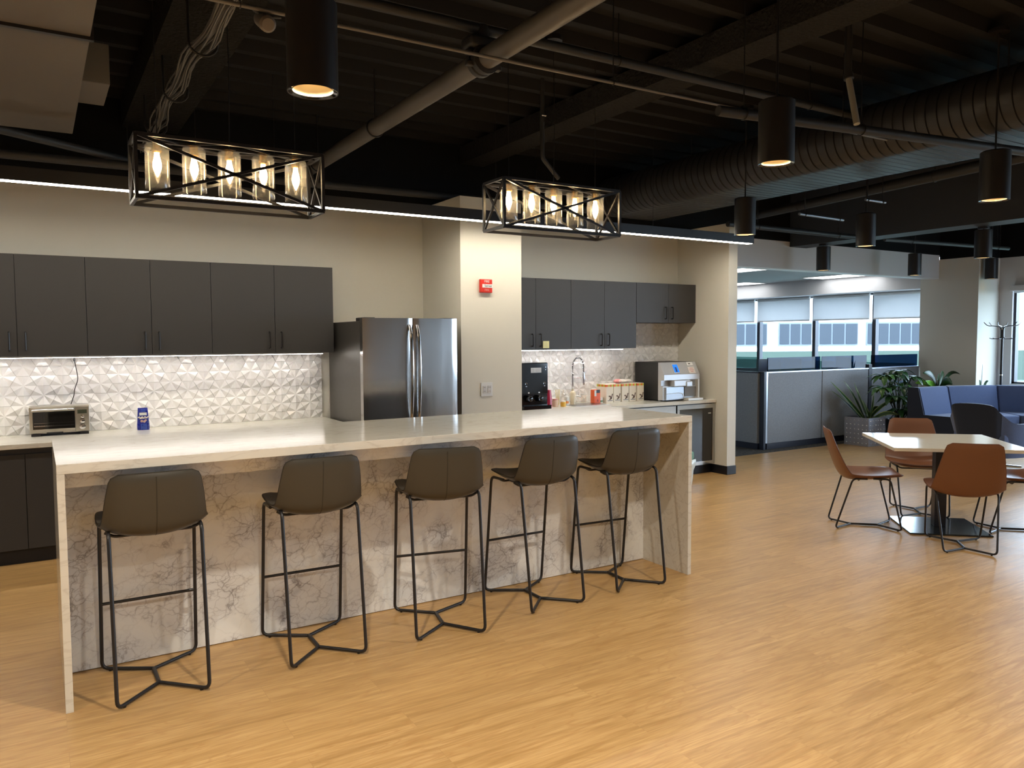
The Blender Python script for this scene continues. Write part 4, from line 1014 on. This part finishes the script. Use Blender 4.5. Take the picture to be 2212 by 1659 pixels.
# ================================================================== COUNTER THINGS
CZ = .8605
t = thing('toaster_oven','brushed steel toaster oven with dark glass door on the left counter','toaster oven',(-.114,3.122,CZ))
W, Dp, Hh = .402, .185, .222; M_STL = mat('warm_satin_steel', (.62,.58,.50), .3, .9)
obj('body', bx((0,.012,.018),(W,Dp,Hh),.004), M_STL, t)
b2 = B(); box(b2, (.008,-.006,.028),(.300,.0115,.052),.002); box(b2, (.008,-.006,.185),(.300,.0115,.215),.002); box(b2, (.008,-.006,.052),(.022,.0115,.185)); obj('door_frame', b2, M_STL, t)
obj('door_glass', bx((.0222,-.003,.0522),(.300,.003,.1848)), mat('smoked_oven_glass', (.008,.007,.006), .04, spec=.8), t)
b2 = B(); tube(b2, [(.02,-.004,.196),(.02,-.028,.200),(.29,-.028,.200),(.29,-.004,.196)], .006, 8, fil=.01); obj('door_handle', b2, M_CHROME, t, 50)
b2 = B()
for i in range(24): box(b2, (.03+i*.011,-.0045,.078),(.034+i*.011,-.0032,.081))
box(b2, (.03,-.0045,.0735),(.295,-.0032,.0765)); box(b2, (.03,-.0045,.098),(.295,-.0032,.0992)); obj('oven_rack', b2, M_CHROME, t)
obj('control_panel', bx((.304,-.004,.024),(W-.004,.0115,.216),.002), M_STL, t)
obj('display', bx((.318,-.0055,.160),(.382,-.0042,.190)), mat('lcd_green', (.05,.055,.035), .2), t)
for z, r_ in ((.138,.012),(.106,.020),(.060,.023)):
    b2 = B(); lathe(b2, [(r_,0),(r_*.92,.016),(r_*.6,.018)], 24, (.350,-.0045,z), M=ROTF); k_ = obj('knob', b2, M_CHROME, t, 40)
b2 = B()
for x in (.01, W-.07): box(b2, (x,-.004,0),(x+.06,.03,.018)); box(b2, (x,Dp-.03,0),(x+.06,Dp,.018))
obj('foot', b2, M_BLK, t); obj('crumb_tray', bx((.11,-.006,.016),(.22,.012,.027),.003), M_BLK, t)
b2 = B(); tube(b2, [(.199,3.17,1.465),(.199,3.17,1.425)], .007, 8); o = obj('power_cord', b2, M_BLK); tag(o, 'black cord dangling from the wall cabinets to the toaster oven', 'cord')
b2 = B(); tube(b2, [(.199,3.17,1.43),(.215,3.2,1.34),(.222,3.22,1.28),(.195,3.24,1.20),(.192,3.25,1.16),(.168,3.26,1.085)], .0032, 8, fil=.05); obj('wire', b2, M_BLK, o, 50)
# blue snack bag
t = thing('snack_bag','upright dark blue snack bag with white label on the left counter','bag',(.668,3.17,CZ))
bm = B(); n = 12; rows = []
for i in range(n+1):
    q = i/n; z = .178*q; hw = .048-.012*q; hd = .032*(1-q**2.5)+.002
    hw *= (1-.08*math.exp(-((q-.0)*14)**2)); ring = []
    for k in range(16):
        a = 2*PI*k/16; c, s = math.cos(a), math.sin(a); ring.append(bm.verts.new((hw*math.copysign(abs(c)**.4, c), hd*math.copysign(abs(s)**.4, s), z)))
    rows.append(ring)
for i in range(n):
    for k in range(16): bm.faces.new((rows[i][k], rows[i][(k+1)%16], rows[i+1][(k+1)%16], rows[i+1][k]))
bm.faces.new(rows[0][::-1]); bm.faces.new(rows[-1])
obj('bag', bm, mat('cobalt_foil', (.012,.02,.23), .28, spec=.6), t, 60)
lab = lambda nm, a, b_, m: obj(nm, bx(a, b_), m, t)
lab('label', (-.028,-.0245,.118),(.026,-.021,.140), M_WHITE)
b2 = B(); pts = [(-.040,-.029,.100),(-.028,-.030,.108),(-.022,-.030,.092),(-.008,-.030,.108),(-.004,-.030,.092),(.012,-.030,.108),(.022,-.029,.096),(.036,-.027,.108)]; tube(b2, pts, .0042, 6, fil=.004)
tube(b2, [(-.03,-.031,.092),(.03,-.031,.096)], .0022, 6); obj('swirl_print', b2, mat('cream_print', (.75,.65,.55), .4), t, 50, label='cream swirling print')
b2 = B(); 
for cx_, cz_, r_ in ((-.012,.070,.013),(.006,.066,.014),(.016,.076,.010)): bmesh.ops.create_icosphere(b2, subdivisions=2, radius=r_, matrix=Matrix.Translation((cx_,-.028,cz_)) @ Matrix.Scale(.35,4,(0,1,0)))
obj('candy_print', b2, mat('candy_print', (.55,.35,.28), .4), t, 60)
b2 = B(); 
for z in (.008,.020,.032,.044,.15,.162): box(b2, (-.016,-.0345+.00*z if z<.1 else -.0205,z),(.018,-.0335 if z<.1 else -.0165,z+.003))
for x in (-.018,.019): box(b2, (x,-.0345,.006),(x+.002,-.0335,.052))
obj('blue_print', b2, mat('light_blue_print', (.10,.22,.65), .4), t)
# black water dispenser
t = thing('water_dispenser','tall glossy black water dispenser on the counter against the column','dispenser',(4.065,2.78,CZ))
obj('body', bx((0,.03,0),(.32,.42,.475),.006), M_BLKG, t)
obj('front_plate', bx((.004,.018,.16),(.316,.0295,.47),.003), M_BLKG, t)
obj('label', bx((.11,.0155,.375),(.235,.0178,.425)), mat('silver_label', (.55,.56,.58), .4), t)
b2 = B()
for i in range(4): box(b2, (.118,.0148,.382+.010*i),(.15-.006*(i%2),.0154,.384+.010*i)); box(b2, (.165,.0148,.382+.010*i),(.225-.01*(i%2),.0154,.384+.010*i))
obj('fine_print', b2, mat('grey_print', (.25,.25,.26), .6), t)
for x in (.055, .275):
    b2 = B(); ring = [(x+.011*math.cos(a*PI/8),.016,.265+.011*math.sin(a*PI/8)) for a in range(16)]; tube(b2, ring, .0015, 5, closed=True); box(b2, (x-.008,.0155,.236),(x+.008,.0175,.244)); obj('icon', b2, M_CHROME, t, 50)
for x in (.08, .205):
    b2 = B(); lathe(b2, [(.034,0),(.036,.03),(.028,.045),(.012,.05)], 24, (x,.018,.115), M=ROTF); kb = obj('knob', b2, M_BLKG, t, 40)
    b2 = B(); ring = [(x+.026*math.cos(a*PI/8),-.028,.115+.026*math.sin(a*PI/8)) for a in range(16)]; tube(b2, ring, .0016, 5, closed=True); obj('knob_ring', b2, mat('dark_chrome', (.2,.2,.22), .2, .9), kb, 50)
    obj('icon', bx((x-.004,.0155,.168),(x+.012,.0178,.180)), M_WHITE, t)
obj('drip_tray', bx((-.005,-.03,0),(.33,.029,.045),.004), M_BLKG, t)
for z in (.40,.425): obj('indicator', bx((.285,.0155,z),(.292,.0178,z+.007)), M_CHROME, t)
# spring faucet
t = thing('spring_faucet','chrome high-arc faucet with coiled spring hose over the sink','faucet',(5.0,3.22,CZ))
b2 = B(); cyl(b2, (0,0), .026, 0, .03); tube(b2, [(0,0,.02),(0,0,.30)], .0125, 14); obj('riser', b2, M_CHROME, t, 50)
arc = [(0,0,.30),(0,0,.40)]+[(.075-.075*math.cos(a*PI/12),0,.40+.105*math.sin(a*PI/12)) for a in range(1,13)]+[(.150,0,.33)]
b2 = B(); tube(b2, arc, .006, 10); obj('hose', b2, mat('dark_hose', (.05,.05,.05), .4), t, 60)
P_ = fillet(arc, 0); sp = []; tot = 0; segs = []
for a, b_ in zip(P_, P_[1:]): segs.append((tot, a, b_)); tot += (b_-a).length
N_ = 26*8
for i in range(N_+1):
    s_ = tot*i/N_
    for s0, a, b_ in segs[::-1]:
        if s_ >= s0-1e-9: break
    d = (b_-a).normalized(); c = a+d*(s_-s0); n1 = d.cross(Vector((0,1,0))).normalized(); n2 = Vector((0,1,0)); an = i*2*PI/8
    sp.append(c+n1*math.cos(an)*.013+n2*math.sin(an)*.013)
b2 = B(); tube(b2, sp, .0022, 5); obj('spring', b2, M_CHROME, t, 60)
b2 = B(); tube(b2, [(.15,0,.34),(.15,0,.30),(.152,0,.20)], .014, 12, rad=[.012,.016,.013]); obj('spray_head', b2, M_CHROME, t, 50)
b2 = B(); tube(b2, [(0,0,.285),(.15,0,.275)], .005, 8); obj('holder_arm', b2, M_CHROME, t, 50)
b2 = B(); tube(b2, [(0,-.01,.085),(.05,-.03,.08),(.085,-.04,.07)], .009, 10); tube(b2, [(.05,-.03,.08),(.075,-.02,.135)], .004, 8); obj('lever', b2, M_CHROME, t, 50)
tag(obj('sink', bx((4.78,2.86,.8601),(5.25,3.16,.8612)), mat('sink_steel', (.35,.35,.36), .3, .9)), 'steel sink in the right counter below the faucet', 'sink')
# coffee boxes
def snackbox(x, y, label, rz):
    t = thing('tea_box', label, 'box', (x,y,CZ), rz, 'cream tea boxes with orange and green top stripes')
    w, d, h_ = .098, .17, .205
    obj('carton', bx((0,0,0),(w,d,h_),.002), mat('cream_card', (.74,.68,.58), .6), t)
    s = B(); s2 = B()
    for i in range(4): box((s if i % 2 == 0 else s2), (w*i/4,-.001,h_-.028),(w*(i+1)/4,.002,h_-.004))
    for i in range(6): box((s if i % 2 == 0 else s2), (-.001,d*i/6,h_-.028),(.002,d*(i+1)/6,h_-.004))
    obj('orange_stripe', s, mat('orange_print', (.72,.16,.03), .5), t); obj('green_stripe', s2, mat('lime_print', (.50,.55,.06), .5), t)
    b2 = B(); tube(b2, [(.035,-.002,.07),(.05,-.002,.075),(.062,-.002,.06),(.06,-.002,.04),(.045,-.002,.035)], .006, 6, fil=.01); tube(b2, [(.07,-.002,.04),(.078,-.002,.07),(.088,-.002,.10),(.080,-.002,.085)], .005, 6, fil=.01)
    obj('printed_figure', b2, mat('brown_print', (.10,.06,.05), .6), t, 50)
    b2 = B(); box(b2, (.02,-.001,.018),(.09,.001,.028)); obj('printed_base', b2, mat('grey_print'), t)
for i, lb in enumerate(('cream tea box at the left end of the row, side face visible','second cream tea box from the left in the row','middle cream tea box of the row of five','fourth cream tea box from the left in the row','cream tea box at the right end, touching the coffee machine')):
    snackbox(5.33+i*.112, 3.04+.006*(i%2), lb, .0)
t = thing('pastry_bag','crumpled pink and white plastic bag lying on top of the tea boxes','bag',(5.60,3.12,CZ+.207))
random.seed(5)
for nm, cx_, sc_, mm in (('wrapper',0,(.08,.05,.022),mat('pale_plastic',(.75,.70,.66),.3)),('twist',.10,(.05,.035,.02),mat('pale_plastic')),('stripe',-.04,(.05,.045,.023),mat('pink_print',(.65,.25,.25),.4))):
    b2 = B(); bmesh.ops.create_icosphere(b2, subdivisions=3, radius=1)
    for v in b2.verts: v.co = Vector((v.co.x*sc_[0], v.co.y*sc_[1], v.co.z*sc_[2]))*(1+.12*math.sin(v.co.x*9+v.co.y*7)+.05*random.uniform(-1,1)); v.co.z += .024; v.co.x += cx_
    obj(nm, b2, mm, t, 60)
# coffee machine
t = thing('coffee_machine','silver office coffee machine with blue screen and black side on the counter','coffee machine',(5.955,2.79,CZ))
M_SIL = mat('silver_plastic', (.52,.53,.55), .32, .35); M_SILL = mat('light_silver', (.60,.58,.54), .35, .3)
obj('housing', bx((.004,.10,.012),(.55,.50,.44),.004), mat('black_side_panel', (.018,.018,.018), .45), t)
# slanted front fascia
b2 = B(); prof = [(.099,.012),(.02,.012),(.02,.17),(.05,.175),(.05,.235),(.0,.24),(.0,.30),(.075,.438),(.099,.438)]
lo = [b2.verts.new((.0,y,z)) for y, z in prof]; hi = [b2.verts.new((.55,y,z)) for y, z in prof]; n = len(prof)
b2.faces.new(lo[::-1]); b2.faces.new(hi)
for i in range(n): b2.faces.new((lo[i], lo[(i+1)%n], hi[(i+1)%n], hi[i]))
obj('fascia', b2, M_SIL, t)
sl = math.atan2(.138, .075)
def onslant(nm, x0, x1, s0, s1, th, m, off=.001):
    b2 = bx((x0,-th,s0),(x1,off,s1)); M_ = Matrix.Translation((0,.0,.30)) @ Matrix.Rotation(-(PI/2-sl),4,'X')
    bmesh.ops.transform(b2, matrix=M_, verts=b2.verts[:]); return obj(nm, b2, m, t)
onslant('screen_bezel', .155, .255, .015, .135, .006, M_SILL); onslant('screen', .167, .243, .025, .125, .008, mat('blue_lcd', (.005,.02,.08), .2, emit=(.02,.16,.55), estr=.9))
onslant('screen_art', .19, .215, .03, .09, .009, mat('lcd_dark', (.01,.02,.06), .3, emit=(.03,.06,.2), estr=.4))
onslant('card_reader', .40, .49, .108, .15, .006, M_WHITE); onslant('reader_slot', .42, .45, .125, .135, .008, M_BLK)
onslant('notice', .39, .49, .008, .092, .005, mat('notice_paper', (.72,.66,.62), .6))
for i, (a, b_) in enumerate(((.42,.47),(.405,.475),(.42,.46))): onslant('red_line', a, b_, .070-.022*i, .076-.022*i, .0062, mat('red_ink', (.6,.2,.16), .6))
obj('dispense_head', bx((.12,-.035,.165),(.37,.05,.238),.008), M_SIL, t); obj('spout', bx((.30,-.045,.155),(.40,.02,.225),.012), M_SIL, t)
obj('lower_door', bx((.03,-.005,.016),(.30,.0195,.162),.003), mat('sky_silver', (.50,.55,.62), .22, .6), t)
b2 = B(); tube(b2, [(.04,-.012,.085),(.24,-.012,.092),(.285,-.012,.075),(.30,-.012,.03)], .003, 6, fil=.02); obj('groove', b2, M_SILL, t, 50)
obj('cup_bay', bx((.32,.005,.045),(.50,.0195,.155)), mat('bay_grey', (.22,.21,.2), .5), t); obj('bay_post', bx((.495,-.03,.03),(.52,.0195,.24),.003), M_SILL, t)
obj('drip_tray', bx((.30,-.08,.0),(.53,.02,.032),.006), M_SILL, t)
for x in (.02,.50): b2 = B(); cyl(b2, (x+.02,.12), .012, 0, .012, 12); obj('foot', b2, M_WHITE, t)
# small counter clutter: each its own thing
def simple(name, label, cat, at, prof, m, seg=20, cap=None, group=None):
    t = thing(name, label, cat, at, 0, group); b2 = B(); lathe(b2, prof, seg); obj('body', b2, m, t, 40)
    if cap: b2 = B(); lathe(b2, cap[0], seg); obj('cap', b2, cap[1], t, 40)
    return t
M_REDC = mat('red_cup_plastic', (.42,.02,.06), .3)
t = thing('cup_stack','stack of dark red plastic cups beside the black dispenser','cups',(4.47,2.93,CZ))
for i in range(5):
    b2 = B(); lathe(b2, [(.040,.022*i),(.034,.10+.022*i),(.037,.10+.022*i),(.040,.024*i)], 20, capb=False, capt=False) if False else lathe(b2, [(.046,.02*i),(.032,.105+.02*i)], 20); obj('cup', b2, M_REDC, t, 40)
simple('glass_jar','low clear jar with pale contents beside the red cups','jar',(4.60,2.98,CZ),[(.032,0),(.034,.06),(.028,.07)],mat('pale_contents',(.70,.55,.42),.5),cap=([(.03,.07),(.03,.082)],mat('pink_lid',(.65,.35,.3),.4)))
simple('honey_jar','small yellow jar in front of the clear jar','jar',(4.68,2.95,CZ),[(.028,0),(.030,.045),(.026,.05)],mat('honey_yellow',(.70,.42,.06),.3),cap=([(.027,.05),(.027,.06)],M_WHITE))
t = thing('utensil_cup','clear cup holding yellow stirrers near the honey jar','cup',(4.72,3.10,CZ)); b2 = B(); lathe(b2, [(.026,0),(.034,.09)], 20, capt=False); obj('cup', b2, thin_glass('clear_plastic',(.95,.93,.9),.5,.05,.1), t, 40)
for i in range(4): b2 = B(); tube(b2, [(-.01+.006*i,0,.005),(-.03+.018*i,.01,.17)], .003, 6); obj('stirrer', b2, mat('yellow_stick',(.75,.60,.20),.5), t, 50)
simple('soap_bottle','small white and orange bottle with blue print by the sink','bottle',(4.80,3.06,CZ),[(.024,0),(.026,.09),(.012,.105),(.012,.12)],mat('white_bottle',(.72,.72,.70),.3),cap=([(.026,.02),(.0265,.045)],mat('orange_band',(.75,.25,.06),.4)))
simple('cream_bottle','tall cream coloured bottle standing left of the faucet','bottle',(4.90,3.08,CZ),[(.03,0),(.032,.12),(.026,.14),(.012,.15),(.012,.17)],mat('cream_bottle_plastic',(.72,.62,.45),.35),cap=([(.014,.17),(.014,.19)],M_WHITE))
simple('dish_soap','clear soap bottle with pump near the faucet base','bottle',(4.86,3.2,CZ),[(.022,0),(.024,.11),(.010,.125),(.010,.16)],thin_glass('clear_plastic'),cap=([(.012,.16),(.004,.165),(.004,.18)],M_WHITE))
t = thing('red_carton','orange-red carton with black cap label right of the faucet','carton',(5.17,3.05,CZ)); obj('carton', bx((0,0,0),(.085,.07,.15),.004), mat('orange_red_card',(.80,.12,.03),.4), t)
obj('black_label', bx((.03,-.002,.115),(.078,.0,.15)), M_BLK, t); obj('white_panel', bx((.002,-.002,.08),(.028,.0,.145)), M_WHITE, t); b2 = B(); prism(b2, [(.035,.02),(.06,.02),(.048,.05)], 0, .002, Matrix.Rotation(PI/2,4,'X')); obj('dark_triangle', b2, mat('dark_red',(.35,.03,.02),.5), t)
simple('white_tin','small white tin with green label right of the red carton','tin',(5.285,3.10,CZ),[(.035,0),(.035,.06)],M_WHITE,cap=([(.0355,.012),(.0355,.028)],mat('green_label',(.10,.22,.13),.5)))
simple('clear_jar','clear jar with whitish lid standing behind the red carton','jar',(5.12,3.18,CZ),[(.03,0),(.032,.09)],thin_glass('clear_plastic'),cap=([(.033,.09),(.033,.105)],M_WHITE))
# fire alarm and switches
t = thing('fire_alarm','red square fire alarm device with taped paper label on the column','fire alarm',(3.504,2.535,2.066))
obj('plate', bx((-.064,-.028,-.062),(.064,0,.062),.006), M_RED, t)
obj('paper_label', bx((-.045,-.0305,-.016),(.066,-.0285,.016)), M_WHITE, t)
textmesh('lettering','FIRE',.030,M_WHITE,t,(.004,-.029,.040),FRONT,label='white FIRE lettering'); textmesh('lettering','FIRE',.026,mat('faded_pink',(.75,.35,.3),.5),t,(.004,-.029,-.038),FRONT,label='faded FIRE lettering')
textmesh('handwriting','Server',.030,M_BLK,t,(.018,-.031,0),FRONT,label='handwritten word on tape')
t = thing('outlet_plate','double white switch and outlet plate low on the column','outlet',(3.513,2.535,1.11))
obj('plate', bx((-.062,-.006,-.064),(.062,0,.064),.002), M_WHITE, t); 
for x in (-.026,.026):
    ins = obj('receptacle', bx((x-.017,-.009,-.034),(x+.017,-.0062,.034),.003), mat('off_white',(.62,.61,.60),.35), t)
    b2 = B(); 
    for z in (-.018,.018): box(b2, (x-.007,-.0098,z-.004),(x-.004,-.0091,z+.006)); box(b2, (x+.004,-.0098,z-.004),(x+.007,-.0091,z+.006))
    obj('slot', b2, M_BLK, ins)
# trash can with liner behind island end
t = thing('trash_can','white trash bin with crumpled liner and green lid peeking past the island end','trash can',(5.56,2.16,0))
b2 = B(); lathe(b2, [(.13,.0),(.165,.30)], 28); obj('bin', b2, M_WHITE, t, 40)
b2 = B(); random.seed(9); R0 = [(.135,.02),(.15,.12),(.165,.22),(.185,.28),(.18,.33),(.17,.335)]; lathe(b2, R0, 36, capb=False, capt=False)
for v in b2.verts: 
    a = math.atan2(v.co.y, v.co.x); k = 1+.03*math.sin(a*7+v.co.z*20)+.025*math.sin(a*13); v.co.x *= k*1.02; v.co.y *= k*1.02
obj('liner', b2, mat('milky_liner',(.68,.74,.70),.35), t, 60)
b2 = B(); lathe(b2, [(.165,.335),(.172,.345),(.168,.40),(.12,.415)], 28); obj('lid', b2, mat('sea_green_lid',(.12,.30,.22),.4), t, 40)
